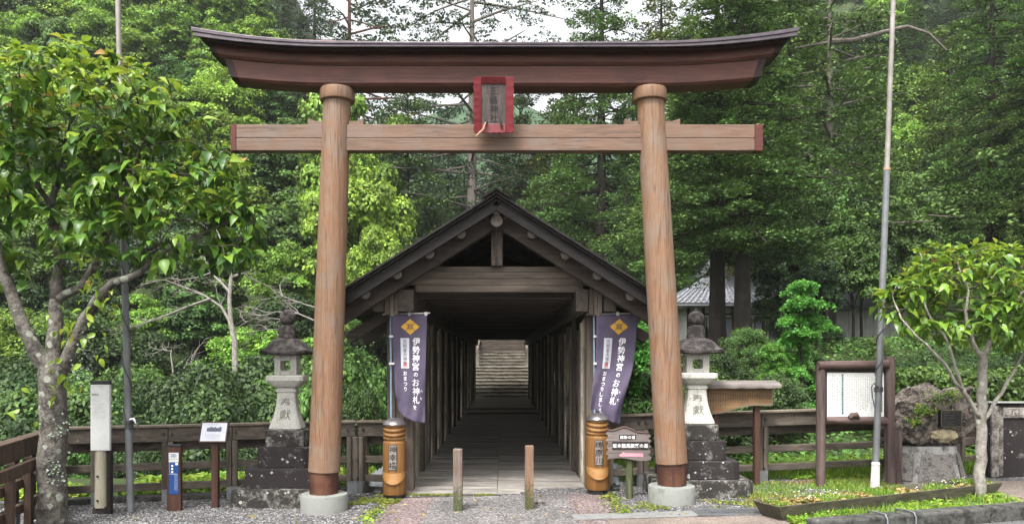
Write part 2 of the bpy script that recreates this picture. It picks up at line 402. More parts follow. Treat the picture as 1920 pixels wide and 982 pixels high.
M['plaster'] = plain('white_plaster', (0.52, 0.51, 0.49), 0.8, 0, 0.1, 3)
M['house_wood'] = wood('house_timber', (0.03, 0.023, 0.018), (0.085, 0.06, 0.045), 'Z', 14, 0.7)  # dark brown timber of the house frame and windows
M['stair'] = stone('stair_stone', (0.1786, 0.1607, 0.1295), (0.06696, 0.05803, 0.04464), 0.55, scale=1.6, speck=0.2)
M['boulder'] = stone('iron_boulder', (0.19, 0.16, 0.138), (0.028, 0.023, 0.02), 0.55, (0.33, 0.31, 0.27), 0.5, 7, speck=0.35, bmp=1.0)
M['quartz'] = stone('pale_quartz', (0.44, 0.38, 0.25), (0.20, 0.16, 0.10), 0.4, scale=9, bmp=0.6)
M['bronze'] = plain('bronze_plate', (0.035, 0.034, 0.036), 0.35, 0.6, 0.2)
M['brass'] = plain('brass_line', (0.17, 0.14, 0.09), 0.45, 0.6)
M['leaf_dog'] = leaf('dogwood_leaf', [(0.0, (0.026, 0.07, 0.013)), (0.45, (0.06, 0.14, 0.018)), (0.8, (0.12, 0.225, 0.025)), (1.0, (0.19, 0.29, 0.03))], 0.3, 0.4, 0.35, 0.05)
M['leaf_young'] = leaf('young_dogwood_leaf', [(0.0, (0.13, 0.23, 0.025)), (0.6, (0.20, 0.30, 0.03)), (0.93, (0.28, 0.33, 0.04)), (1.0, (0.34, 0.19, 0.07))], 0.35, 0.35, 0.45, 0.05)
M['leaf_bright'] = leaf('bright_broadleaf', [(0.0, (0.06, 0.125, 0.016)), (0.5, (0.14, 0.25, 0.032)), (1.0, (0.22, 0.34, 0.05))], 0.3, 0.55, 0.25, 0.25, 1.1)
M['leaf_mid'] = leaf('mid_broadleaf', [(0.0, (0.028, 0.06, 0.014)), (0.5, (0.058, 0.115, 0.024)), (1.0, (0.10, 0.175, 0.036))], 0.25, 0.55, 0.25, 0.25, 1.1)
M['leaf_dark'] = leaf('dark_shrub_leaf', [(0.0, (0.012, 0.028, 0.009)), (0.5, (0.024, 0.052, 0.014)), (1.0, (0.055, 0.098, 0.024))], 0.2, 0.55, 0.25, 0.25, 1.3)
M['needle'] = leaf('cedar_spray', [(0.0, (0.04, 0.075, 0.02)), (0.5, (0.07, 0.125, 0.03)), (1.0, (0.115, 0.185, 0.045))], 0.15, 0.6, 0.2, 0.25, 1.3)
M['needle_yel'] = leaf('yellow_cypress_spray', [(0.0, (0.06, 0.085, 0.018)), (0.5, (0.11, 0.14, 0.026)), (1.0, (0.17, 0.20, 0.04))], 0.15, 0.6, 0.2, 0.25, 1.3)
M['needle_blue'] = leaf('fir_needle', [(0.0, (0.03, 0.05, 0.027)), (0.5, (0.05, 0.08, 0.04)), (1.0, (0.08, 0.115, 0.055))], 0.12, 0.6, 0.2, 0.25, 1.0)
M['maple'] = leaf('maple_leaf', [(0.0, (0.04, 0.13, 0.022)), (0.5, (0.075, 0.21, 0.035)), (1.0, (0.12, 0.29, 0.05))], 0.35)
M['grass'] = leaf('grass_blade', [(0.0, (0.08, 0.17, 0.02)), (0.6, (0.15, 0.27, 0.035)), (1.0, (0.27, 0.33, 0.05))], 0.3, 0.5, 0.3, 0.05)
M['verge'] = leaf('verge_leaf', [(0.0, (0.10, 0.21, 0.022)), (0.6, (0.18, 0.33, 0.035)), (1.0, (0.34, 0.37, 0.05))], 0.35, 0.5, 0.3, 0.05)
M['moss'] = leaf('moss_leaf', [(0.0, (0.07, 0.10, 0.02)), (0.6, (0.16, 0.20, 0.035)), (1.0, (0.26, 0.25, 0.05))], 0.2, 0.7, 0.2, 0.05)
M['dry'] = leaf('dry_weed', [(0.0, (0.12, 0.13, 0.03)), (0.6, (0.26, 0.20, 0.07)), (1.0, (0.36, 0.26, 0.12))], 0.2, 0.7, 0.2, 0.05)
M['flower'] = leaf('white_petal', [(0.0, (0.5, 0.48, 0.42)), (0.8, (0.7, 0.68, 0.62)), (1.0, (0.6, 0.45, 0.45))], 0.2, 0.6, 0.2, 0.05)
M['red_leaf'] = leaf('red_leaf', [(0.0, (0.16, 0.03, 0.02)), (1.0, (0.3, 0.07, 0.05))], 0.25)

def gravel(name, stops, scale=70.0, patch=None, bmp=0.8):
    m, t, b = base_mat(name, 0.85, 0.3)
    v = coords(t, jitter=False)
    vo = nd(t, "ShaderNodeTexVoronoi", Scale=scale); t.links.new(v, vo.inputs['Vector'])
    sep = nd(t, "ShaderNodeSeparateColor"); t.links.new(vo.outputs['Color'], sep.inputs[0])
    r1 = ramp(t, stops); t.links.new(sep.outputs[0], r1.inputs[0])
    n = nd(t, "ShaderNodeTexNoise", Scale=1.3, Detail=6.0); t.links.new(v, n.inputs['Vector'])
    r2 = ramp(t, [(0.3, (0.55, 0.55, 0.55)), (0.7, (1.15, 1.13, 1.1))]); t.links.new(n.outputs['Fac'], r2.inputs[0])
    c = mix(t, 1.0, r1.outputs[0], r2.outputs[0], 'MULTIPLY')
    if patch:
        n3 = nd(t, "ShaderNodeTexNoise", Scale=2.2, Detail=8.0, Roughness=0.7); t.links.new(v, n3.inputs['Vector'])
        r3 = ramp(t, [(0.60, (0, 0, 0)), (0.70, (0.8, 0.8, 0.8))]); t.links.new(n3.outputs['Fac'], r3.inputs[0])
        c = mix(t, r3.outputs[0], c, patch)
    t.links.new(c, b.inputs['Base Color'])
    inv = nd(t, "ShaderNodeMath", operation='SUBTRACT'); inv.inputs[0].default_value = 1.0; t.links.new(vo.outputs['Distance'], inv.inputs[1])
    bump(t, b, inv.outputs[0], bmp, 0.02)
    return m

M['gravel'] = gravel('grey_gravel', [(0.0, (0.02, 0.019, 0.02)), (0.5, (0.085, 0.082, 0.085)), (0.85, (0.18, 0.175, 0.178)), (1.0, (0.42, 0.41, 0.40))], 48)
M['path'] = gravel('washed_aggregate', [(0.0, (0.04, 0.037, 0.037)), (0.5, (0.13, 0.122, 0.122)), (1.0, (0.30, 0.288, 0.284))], 62, bmp=0.5)
M['pinkpath'] = gravel('pink_aggregate', [(0.0, (0.05, 0.036, 0.036)), (0.5, (0.145, 0.108, 0.108)), (1.0, (0.31, 0.26, 0.255))], 62, bmp=0.5)
M['beige'] = gravel('beige_pavement', [(0.0, (0.10, 0.078, 0.066)), (0.5, (0.18, 0.145, 0.125)), (1.0, (0.29, 0.245, 0.215))], 95, bmp=0.4)
M['asphalt'] = gravel('asphalt', [(0.0, (0.04, 0.04, 0.042)), (0.6, (0.085, 0.085, 0.088)), (1.0, (0.15, 0.15, 0.15))], 110, bmp=0.3)

M['gutter'] = stone('gutter_concrete', (0.17, 0.17, 0.165), (0.11, 0.11, 0.105), 0.4, scale=6, speck=0.15, bmp=0.2)
M['plate_pale'] = wood('pale_plate_wood', (0.16, 0.14, 0.125), (0.30, 0.27, 0.245), 'Z', 18, 0.65, islands=0.0, bmp=0.2)
M['rough_panel'] = stone('rough_dark_panel', (0.24, 0.22, 0.205), (0.045, 0.038, 0.035), 0.36, (0.33, 0.32, 0.30), 0.48, 12, speck=0.4, bmp=1.0)
M['log_roof'] = wood('grey_log_roof', (0.085, 0.072, 0.065), (0.21, 0.185, 0.17), 'X', 14, 0.8, bmp=0.6)
# ------------------------------------------------------------------ lettering
_glyph = {}
def glyph(ch, bold=0.0):
    k = (ch, bold)
    if k not in _glyph:
        cu = bpy.data.curves.new('lettering', 'FONT'); cu.body = ch; cu.size = 1.0; cu.offset = bold; cu.resolution_u = 2
        ob = bpy.data.objects.new('lettering', cu); COL.objects.link(ob)
        bpy.context.view_layer.update()
        dg = bpy.context.evaluated_depsgraph_get()
        me = bpy.data.meshes.new_from_object(ob.evaluated_get(dg))
        v = np.array([p.co[:2] for p in me.vertices]).reshape(-1, 2); f = [tuple(p.vertices) for p in me.polygons]
        bpy.data.objects.remove(ob); bpy.data.curves.remove(cu); bpy.data.meshes.remove(me)
        _glyph[k] = (v, f)
    return _glyph[k]
_g0 = glyph('国')[0]
GH = float(_g0[:, 1].max() - _g0[:, 1].min()) if len(_g0) else 0.8
GC = float((_g0[:, 1].max() + _g0[:, 1].min()) / 2) if len(_g0) else 0.35

def put_text(mb, s, u, v, size, fn, bold=0.0, vertical=True, pitch=1.08, squash=1.0):
    """glyphs centred on u (and stacked downwards from v when vertical); fn maps (u, v) to a world point"""
    for i, ch in enumerate(s):
        if ch == ' ': continue
        g, f = glyph(ch, bold)
        if len(g) == 0: continue
        cxg = (g[:, 0].max() + g[:, 0].min()) / 2
        sc = size / GH * 0.92
        du, dv = (0, -i * size * pitch) if vertical else ((i - (len(s) - 1) / 2) * size * pitch, 0)
        cyg = GC
        pts = [fn(u + du + (p[0] - cxg) * sc * squash, v + dv + (p[1] - cyg) * sc) for p in g]
        mb.add(pts, f)

def plane_fn(o, ux, uy, n, lift=0.003):
    o = Vector(o); ux = Vector(ux); uy = Vector(uy); n = Vector(n)
    return lambda u, v: o + ux * u + uy * v + n * lift

def marks(mb, fn, u0, u1, v0, v1, cols, gl, rng, vertical=True, fill=0.9, ragged=0.35):
    """columns (or rows) of tiny strokes: printed text too small to read"""
    L = (u1 - u0) / cols if vertical else (v1 - v0) / cols
    for c in range(cols):
        n = int(((v1 - v0) if vertical else (u1 - u0)) / gl)
        n = int(n * (1 - ragged * rng.random()))
        for i in range(n):
            if rng.random() > fill: continue
            for _ in range(3):
                a = rng.uniform(-.34, .34); b_ = rng.uniform(-.36, .36)
                hw, hh = (rng.uniform(.22, .38), .055) if rng.random() < .55 else (.055, rng.uniform(.22, .38))
                s_ = min(gl, L * 0.85)
                if vertical:
                    cu_ = u1 - (c + .5) * L + a * s_ * .6; cv = v1 - (i + .5) * gl + b_ * s_
                else:
                    cu_ = u0 + (i + .5) * gl + a * s_; cv = v1 - (c + .5) * L + b_ * s_ * .6
                mb.quad(fn(cu_ - hw * s_, cv - hh * s_), fn(cu_ + hw * s_, cv - hh * s_), fn(cu_ + hw * s_, cv + hh * s_), fn(cu_ - hw * s_, cv + hh * s_))

# ------------------------------------------------------------------ ground, road, kerb, stream
def build_terrain():
    xs = np.concatenate([np.linspace(-260, -60, 21)[:-1], np.linspace(-60, -12, 33)[:-1], np.linspace(-12, 14, 66)[:-1], np.linspace(14, 60, 32)[:-1], np.linspace(60, 260, 21)])
    ys = np.concatenate([np.linspace(-30, 8, 9)[:-1], np.linspace(8, 36, 72)[:-1], np.linspace(36, 110, 50)[:-1], np.linspace(110, 330, 16)])
    v = np.zeros((len(ys), len(xs), 3))
    for j, y in enumerate(ys):
        for i, x in enumerate(xs):
            zz = T(x, y) - 0.03
            if y > 110: zz = T(x, 110) + (zz - T(x, 110)) * 0.12
            v[j, i] = (x, y, zz)
    n = len(xs); idx = np.arange(len(ys) * n).reshape(len(ys), n)
    f = np.stack([idx[:-1, :-1], idx[:-1, 1:], idx[1:, 1:], idx[1:, :-1]], -1).reshape(-1, 4)
    me = np_mesh('ground', v.reshape(-1, 3), f, True)
    m, t, b = base_mat('forest_soil', 0.95, 0.1)
    vv = coords(t, jitter=False)
    n1 = nd(t, "ShaderNodeTexNoise", Scale=1.1, Detail=9.0, Roughness=0.7); t.links.new(vv, n1.inputs['Vector'])
    r1 = ramp(t, [(0.35, (0.022, 0.026, 0.014)), (0.55, (0.04, 0.06, 0.022)), (0.75, (0.075, 0.06, 0.038))]); t.links.new(n1.outputs['Fac'], r1.inputs[0])
    t.links.new(r1.outputs[0], b.inputs['Base Color']); bump(t, b, n1.outputs['Fac'], 0.8, 0.2)
    tag(link_mesh('ground', me, m), kind='structure')

def fence_line_y(x):             # back edge of the forecourt
    if x < -2: return 10.35 + 0.27 * (x + 2)
    if x < 1.9: return 10.0
    return 10.35 + 0.1 * max(0, x - 2)

def sheet(name, pts_fn, xs, mat, lift):
    mb = MB()
    prev = None
    for x in xs:
        y0, y1 = pts_fn(x)
        a = (x, y0, gz(x) + lift); b_ = (x, y1, gz(x) + lift)
        if prev: mb.quad(prev[0], a, b_, prev[1])
        prev = (a, b_)
    o = mb.build(name, mat); tag(o, kind='structure'); return o

build_terrain()
sheet('forecourt', lambda x: (-8, fence_line_y(x)), np.arange(-6.2, 9.01, 0.2), M['gravel'], 0.0)
sheet('path', lambda x: (-6, 9.52), np.linspace(-0.9, 0.78, 9), M['path'], 0.004)
_pk = lambda x: (-6, 9.52)
sheet('path', _pk, np.linspace(-1.42, -0.905, 4), M['pinkpath'], 0.004)
sheet('path', _pk, np.linspace(0.785, 1.25, 4), M['pinkpath'], 0.004)
_sx = np.arange(1.1, 9.01, 0.2)
sheet('pavement', lambda x: (-2, 7.98 + 0.03 * (x - 1.1)), _sx, M['beige'], 0.006)
sheet('gutter', lambda x: (7.985 + 0.03 * (x - 1.1), 8.28 + 0.03 * (x - 1.1)), np.arange(0.75, 9.01, 0.3), M['gutter'], 0.009)
sheet('pavement', lambda x: (8.35, 9.7), np.arange(5.75, 9.01, 0.25), M['beige'], 0.008)
# roadway in front of the kerb
K0, K1 = Vector((2.9, 7.06, 0)), Vector((8.6, 8.28, 0))
def kerb_y(x): return K0.y + (K1.y - K0.y) * (x - K0.x) / (K1.x - K0.x)
sheet('road', lambda x: (-8, kerb_y(x) - 0.09), np.arange(2.9, 8.6, 0.3), M['asphalt'], 0.012)
mb = MB()
kd = (K1 - K0).normalized(); L = (K1 - K0).length
for i in range(6):
    a = K0 + kd * (i * L / 6 + 0.004); b_ = K0 + kd * ((i + 1) * L / 6 - 0.004)
    za, zb = gz(a.x), gz(b_.x)
    mb.bar((a.x, a.y, za + 0.06), (b_.x, b_.y, zb + 0.06), 0.18, 0.2)
tag(mb.build('kerb', M['concrete_old'], bevel=0.025), kind='structure')
# staple shaped hoops over the kerb
for i, px in enumerate((1583, 1640)):
    g = ground(px, 962)
    x = g.x; y = kerb_y(x)
    h = MB(); z = gz(x)
    pts = [(x, y - 0.112, z + 0.0), (x, y - 0.112, z + 0.13), (x - 0.01, y - 0.09, z + 0.172), (x - 0.04, y, z + 0.178), (x - 0.08, y + 0.09, z + 0.172), (x - 0.085, y + 0.112, z + 0.13), (x - 0.085, y + 0.112, z)]
    h.tube(pts, 0.009, 8)
    tag(h.build('kerb_hoop', M['steel'], smooth=True), 'pale metal hoop over the kerb, ' + ('nearer its rounded left end' if i == 0 else 'the second one from its rounded left end'), 'hoop', 'hoops over the kerb')
mb = MB(); mb.box(5.72, 6.02, kerb_y(5.9) + 0.12, kerb_y(5.9) + 0.3, gz(5.8) + 0.16, gz(5.8) + 0.2)
tag(mb.build('marker_plate', M['white'], bevel=0.01), 'small white plate lying behind the road kerb beside the young tree', 'plate')
# grating in the gutter
mb = MB()
for i in range(26):
    x = 2.1 + i * 0.036; mb.box(x, x + 0.02, 8.02 + 0.03 * (x - 1.1), 8.26 + 0.03 * (x - 1.1), gz(x) + 0.01, gz(x) + 0.022)
mb.box(2.08, 3.05, 8.0, 8.03, gz(2.5) + 0.008, gz(2.5) + 0.026); mb.box(2.08, 3.05, 8.295, 8.33, gz(2.5) + 0.008, gz(2.5) + 0.026)
tag(mb.build('drain_grating', M['steel']), 'grey metal grating set in the pale gutter before the long planter', 'grating')
# water in the gorge
mb = MB(); mb.quad((-60, 14, -4.7), (4, 14, -4.7), (4, 25, -4.7), (-60, 25, -4.7))
wm, wt, wb = base_mat('stream_water', 0.12, 0.5); wb.inputs['Base Color'].default_value = (0.02, 0.03, 0.025, 1)
tag(mb.build('water', wm), kind='structure')
# threshold strip with moss between paving and bridge
mb = MB(); mb.box(-1.75, 1.62, 9.53, 9.66, -0.05, 0.052)
tag(mb.build('threshold', M['concrete_old'], bevel=0.01), kind='structure')
mb = MB(); mb.bar((-6.2, 9.02, 0.02), (-2.0, 10.13, 0.02), 0.16, 0.1); mb.bar((-2.0, 10.2, 0.02), (-1.5, 10.1, 0.02), 0.12, 0.08)
tag(mb.build('kerb', M['concrete_old'], bevel=0.012), kind='structure')

# ------------------------------------------------------------------ torii gate
TY = 8.85
def torii():
    root = thing('torii_gate', 'large brown wooden torii gate with round pillars on pale concrete blocks', 'torii gate', (-0.1, TY, 0))
    xc = -0.1
    for side, xb, xt in ((-1, -2.13, -1.975), (1, 1.985, 1.725)):
        zb = gz(xb)
        p = MB(); n = 14
        pts = [Vector((xb + (xt - xb) * (i / n), TY, zb + 0.47 + (4.98 - zb - 0.47) * i / n)) for i in range(n + 1)]
        p.tube(pts, [0.186 - 0.026 * i / n for i in range(n + 1)], 40)
        po = p.build('pillar', M['torii'], root, smooth=True)
        s = MB(); s.tube([(xb - 0.006 * side * -1, TY, zb + 0.2), (xb, TY, zb + 0.475)], [0.168, 0.17], 40)
        s.build('base_sleeve', M['sleeve'], po, smooth=True)
        c = MB(); xq = xt
        c.lathe([(0.165, 0), (0.20, 0.012), (0.205, 0.03), (0.205, 0.13), (0.198, 0.15), (0.16, 0.152)], 40, (xq, TY, 4.83))
        c.build('collar', M['torii'], po, smooth=True)
        f = MB(); f.lathe([(0.272, -0.1), (0.275, 0.185), (0.268, 0.202), (0.2, 0.208)], 44, (xb, TY, zb))
        f.build('foot_block', M['concrete'], root, smooth=True)
    # tie beam, in two boards with a seam, and its end caps
    z0, z1 = 4.245, 4.55; b = MB()
    b.box(-3.15, 2.95, TY - 0.07, TY + 0.07, z0, z0 + 0.145); b.box(-3.15, 2.95, TY - 0.07, TY + 0.07, z0 + 0.149, z1)
    nuki = b.build('tie_beam', M['torii_x'], root, bevel=0.006)
    for xa, xb in ((-3.215, -3.152), (2.952, 3.045)):
        e = MB(); e.box(xa, xb, TY - 0.074, TY + 0.074, z0 - 0.004, z1 + 0.004); e.build('end_cap', M['cap_red'], nuki, bevel=0.004)
    for x0, x1 in ((-2.31, -2.13), (-1.83, -1.655), (1.42, 1.585), (1.90, 2.075)):
        wv = MB(); d = 1 if x1 in (-2.13, 1.585) else -1
        hi, lo = 0.075, 0.045
        zl, zr = (hi, lo) if d > 0 else (lo, hi)
        vs = [(x0, TY - 0.055, z1 + .002), (x1, TY - 0.055, z1 + .002), (x1, TY - 0.055, z1 + zr), ((x0 + x1) / 2, TY - 0.055, z1 + 0.045), (x0, TY - 0.055, z1 + zl)]
        bk = [(p[0], TY + 0.055, p[2]) for p in vs]
        wv.loft([vs, bk]); wv.build('wedge', M['torii_x'], root, bevel=0.003)
    def c(x):
        t = max(0.0, abs(x - xc) - 1.75); return 0.042 * t ** 2.1
    def sweep(name, prof, half, slope, mat, parent=root, x_from=None, x_to=None):
        m_ = MB(); rings = []
        n = 44
        for i in range(n + 1):
            s_ = -1 + 2 * i / n
            ring = []
            for y, z in prof:
                hx = half + slope * (z - prof[0][1])
                x = xc + s_ * hx
                if x_from is not None:
                    x = x_from + (x_to - x_from) * i / n + (slope * (z - prof[0][1]) * (1 if x_to > xc else -1))
                ring.append((x, TY + y, z + c(x)))
            rings.append(ring)
        m_.loft(rings)
        return m_.build(name, mat, parent, bevel=0.004)
    def rect(y0, y1, z0_, z1_, chin=0.03): return [(y0 + chin, z0_), (y1 - chin, z0_), (y1, z0_ + chin), (y1, z1_), (y0, z1_), (y0, z0_ + chin)]
    lower = sweep('lower_lintel', rect(-0.145, 0.145, 4.98, 5.21), 3.0, 0.35, M['lintel'])
    upper = sweep('upper_lintel', rect(-0.185, 0.185, 5.212, 5.37), 3.22, 0.5, M['lintel'])
    sweep('lintel_roof', [(-0.33, 5.358), (0.33, 5.358), (0.335, 5.40), (0.0, 5.52), (-0.335, 5.40)], 3.40, 0.6, M['copper'])
    for k in range(3):                                   # stepped copper edge strips
        pass
    for k in range(2):
        m = MB(); rings = []
        for i in range(49):
            s_ = -1 + 2 * i / 48; x = xc + s_ * (3.44 + .02 * k); g_ = abs(s_) ** 2.2
            za = 5.348 + k * (.026 + .022 * g_) + c(x); zb_ = za + .024 + .020 * g_; yo = TY - .337 - .012 * (1 + k)
            rings.append([(x, yo, za), (x, yo + .03, za), (x, yo + .03, zb_), (x, yo, zb_)])
        m.loft(rings); m.build('roof_edge', M['copper'], root, bevel=.003)
    sweep('roof_board', [(-0.30, 5.33), (0.30, 5.33), (0.30, 5.356), (-0.30, 5.356)], 3.36, 0.5, M['lintel_end'])
    for sgn in (-1, 1):
        xa = xc + sgn * 2.99; 
        sweep('end_cap', rect(-0.15, 0.15, 4.975, 5.209, 0.03), 0, 0.35, M['lintel_end'], lower, xa, xa + sgn * 0.085)
        xb_ = xc + sgn * 3.21
        sweep('end_cap', rect(-0.19, 0.19, 5.215, 5.352, 0.03), 0, 0.5, M['lintel_end'], upper, xb_, xb_ + sgn * 0.075)
    return root
torii()

def plaque():
    root = thing('shrine_plaque', 'red framed wooden name plaque hanging from the torii lintel', 'plaque', (-0.11, 8.6, 4.6))
    W_, H_ = 0.455, 0.61
    tilt = R(10); cz = 4.70; cy = 8.56; cxp = -0.118
    ux = Vector((1, 0, 0)); uy = Vector((0, -math.sin(tilt), math.cos(tilt))); n = Vector((0, -math.cos(tilt), -math.sin(tilt)))
    o = Vector((cxp, cy, cz))
    fn = lambda u, v, d=0: o + ux * u + uy * v + n * d
    m = MB()
    rng = random.Random(3)
    def wavy(u0, u1, v0, v1, axis, lobes, edge):        # frame side with a scalloped outer edge
        N = lobes * 10; inner = []; outer = []
        for i in range(N + 1):
            t = i / N; wv = 0.010 * abs(math.sin(math.pi * lobes * t)) - 0.004
            if axis == 'v':
                v = v0 + (v1 - v0) * t; e = (u0 - wv if edge < 0 else u1 + wv); i_ = u1 if edge < 0 else u0
                outer.append((e, v)); inner.append((i_, v))
            else:
                u = u0 + (u1 - u0) * t; e = (v0 - wv if edge < 0 else v1 + wv); i_ = v1 if edge < 0 else v0
                outer.append((u, e)); inner.append((u, i_))
        rings = [[fn(*inner[i], -0.02), fn(*inner[i], 0.012), fn(*outer[i], 0.035), fn(*outer[i], -0.02)] for i in range(N + 1)]
        m.loft(rings)
    wavy(-W_/2, -0.14, -H_/2, H_/2, 'v', 8, -1); wavy(0.135, W_/2, -H_/2, H_/2, 'v', 6, 1)
    wavy(-0.138, 0.133, 0.235, H_/2, 'u', 5, 1); wavy(-0.138, 0.133, -H_/2, -0.205, 'u', 4, -1)
    m.build('frame', M['red'], root, bevel=0.003)
    p = MB(); p.add([fn(-.142, -.207, -.015), fn(.137, -.207, -.015), fn(.137, .237, -.015), fn(-.142, .237, -.015), fn(-.142, -.207, 0), fn(.137, -.207, 0), fn(.137, .237, 0), fn(-.142, .237, 0)],
                    [(0,3,2,1),(4,5,6,7),(0,1,5,4),(1,2,6,5),(2,3,7,6),(3,0,4,7)])
    p.build('panel', M['plaquewood'], root)
    t = MB(); put_text(t, '三嶋神社', 0.0, 0.155, 0.092, lambda u, v: fn(u, v, 0.003), 0.008)
    t.build('lettering', M['ink'], root)
    r = MB()
    r.tube([fn(-.09, -.17, .03), fn(-.075, -.19, .05), fn(-.1, -.235, .05), fn(-.115, -.26, .05)], 0.012, 8)
    r.tube([fn(.075, -.17, .03), fn(.085, -.2, .05), fn(.1, -.25, .045)], 0.012, 8)
    ro = r.build('rope', M['rope'], root, smooth=True)
    s = MB(); s.tube([fn(-.09, -.19, .055), fn(-.115, -.27, .06), fn(-.16, -.31, .06), fn(-.2, -.35, .05)], [.008, .012, .014, .01], 8)
    s.build('strap', M['strap'], ro, smooth=True)
    h = MB(); h.tube([(cxp, 8.69, 5.02), (cxp, 8.62, 5.0), (cxp, 8.55, 4.99)], 0.02, 8); h.build('hanger', M['black'], root)
plaque()

# ------------------------------------------------------------------ covered bridge
BX = -0.09; YB0, YB1 = 9.72, 33.0; SL = 0.63; ZA = 3.83
def bridge():
    root = thing('covered_bridge', 'long dark timber covered bridge with a gabled roof and plank walls', 'covered bridge', (BX, YB0, 0))
    rng = random.Random(11)
    # roof: two slabs, fascia and ridge cap
    yr0, yr1 = 9.0, 33.8; half = 2.08
    for sgn in (-1, 1):
        m = MB()
        layers = 3
        for k in range(layers):                              # stepped bark layers
            e = half - 0.03 * k; off = 0.036 * k; ya = yr0 + 0.035 * (layers - 1 - k)
            pr = [(BX + sgn * 0.0, ZA - 0.115 + off), (BX + sgn * e, ZA - 0.115 + off - SL * e), (BX + sgn * e, ZA - 0.115 + off + 0.034 - SL * e), (BX, ZA - 0.115 + off + 0.034)]
            m.loft([[(x, ya, z) for x, z in pr], [(x, yr1, z) for x, z in pr]])
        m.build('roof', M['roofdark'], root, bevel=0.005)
    m = MB()
    for sgn in (-1, 1):
        pr = [(BX, ZA + 0.03), (BX + sgn * 0.16, ZA + 0.03 - SL * 0.16), (BX + sgn * 0.16, ZA + 0.0 - SL * 0.16), (BX, ZA)]
        m.loft([[(x, yr0 - 0.03, z) for x, z in pr], [(x, yr1, z) for x, z in pr]])
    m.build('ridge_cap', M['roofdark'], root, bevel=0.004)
    # barge board: dark edge under the roof
    for sgn in (-1, 1):
        m = MB(); m.bar((BX + sgn * 0.02, yr0 + 0.1, ZA - 0.17 - SL * 0.02), (BX + sgn * 2.04, yr0 + 0.1, ZA - 0.17 - SL * 2.04), 0.05, 0.10, (0, 0, 1))
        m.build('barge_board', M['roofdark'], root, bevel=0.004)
    # sheathing under the roof
    m = MB()
    for sgn in (-1, 1):
        for k in range(9):
            a = 0.03 + k * 0.228
            for (ya, yb) in ((9.2, 17.2), (17.21, 25.2), (25.21, 33.6)):
                pr = [(BX + sgn * a, ZA - 0.122 - SL * a), (BX + sgn * (a + .22), ZA - 0.122 - SL * (a + .22)), (BX + sgn * (a + .22), ZA - 0.145 - SL * (a + .22)), (BX + sgn * a, ZA - 0.145 - SL * a)]
                m.loft([[(x, ya, z) for x, z in pr], [(x, yb, z) for x, z in pr]])
    m.build('roof_sheathing', M['dark_y'], root)
    # purlin logs
    def log(x, z, r, y0, y1, name='purlin'):
        m = MB(); m.tube([(x, y0, z), (x, y1, z)], r, 18); o = m.build(name, M['dark_y'], root, smooth=True)
        e = MB(); e.lathe([(r * 0.96, 0), (r * 0.96, 0.006), (r * 0.55, 0.0075)], 18)
        e.v = [(x + p[0], y0 - p[2], z + p[1]) for p in e.v]
        e.build('log_end', M['logend'], o)
    for sgn, xs in ((-1, (0.44, 0.83, 1.23, 1.62)), (1, (0.44, 0.85, 1.245, 1.65))):
        for a in xs: log(BX + sgn * a, ZA - 0.215 - SL * a, 0.062, 9.2, 33.5)
    log(BX + 0.005, ZA - 0.205, 0.062, 9.2, 33.5)
    for sgn in (-1, 1):
        m = MB(); m.box(BX + sgn * 0.13 - 0.035, BX + sgn * 0.13 + 0.035, 9.22, 10.6, ZA - 0.30, ZA - 0.215); m.build('short_beam', M['dark_y'], root, bevel=0.006)
    log(BX + 0.0, 3.50, 0.077, 9.22, 33.4, 'ridge_log')
    # rafters
    yy = [9.44] + [11.2 + 1.8 * k for k in range(12)]
    for i, y in enumerate(yy):
        m = MB()
        for sgn in (-1, 1):
            a0, a1 = 0.06, 2.0
            m.bar((BX + sgn * a0, y, 3.50 - SL * a0 + 0.05), (BX + sgn * a1, y, 3.50 - SL * a1 + 0.05), 0.15, 0.175, (0, 0, 1))
        m.build('rafter', M['dark_x'], root, bevel=0.012)
    # second, deeper eave timbers at the front
    for sgn in (-1, 1):
        for a, b_ in (((BX + sgn * 1.25, 9.9, 2.50), (BX + sgn * 1.98, 9.9, 2.06)), ((BX + sgn * 1.45, 10.6, 2.36), (BX + sgn * 1.9, 10.6, 2.04))):
            m = MB(); m.bar(a, b_, 0.16, 0.14); m.build('eave_timber', M['dark_x'], root, bevel=0.01)
    # king post and bolts
    m = MB(); m.box(BX - 0.072, BX + 0.072, 9.50, 9.66, 2.985, 3.43); kp = m.build('king_post', M['dark_z'], root, bevel=0.006)
    m = MB()
    for z in (3.26, 3.08, 3.02):
        m.tube([(BX, 9.502, z), (BX, 9.488, z)], [0.024, 0.02], 14); m.tube([(BX, 9.488, z), (BX, 9.478, z)], 0.012, 8)
    m.build('bolt', M['black'], kp)
    # tie boards under the gable
    m = MB()
    for k, (z0, z1, x0, x1) in enumerate(((2.655, 2.742, -1.14, 1.02), (2.745, 2.828, -1.38, 1.22), (2.832, 2.912, -1.27, 1.12), (2.916, 2.982, -1.13, 0.98))):
        y = 9.60 + (0.006 if k % 2 else 0)
        m.box(x0, x1, y, y + 0.1, z0, z1)
    m.build('tie_beam', M['grey_x'], root, bevel=0.005)
    m = MB(); m.box(-1.35, 1.2, 9.9, 9.97, 2.9, 3.42); 
    # longitudinal beams with protruding ends
    for x0, x1 in ((-1.355, -1.15), (-1.665, -1.535), (0.915, 1.07), (1.275, 1.425)):
        m = MB(); m.box(x0, x1, 9.50, 33.2, 2.40, 2.71 - (0.03 if x0 in (-1.355, 0.915) else 0)); m.build('long_beam', M['dark_y'], root, bevel=0.008)
        if x0 in (-1.665, 1.275):
            pass
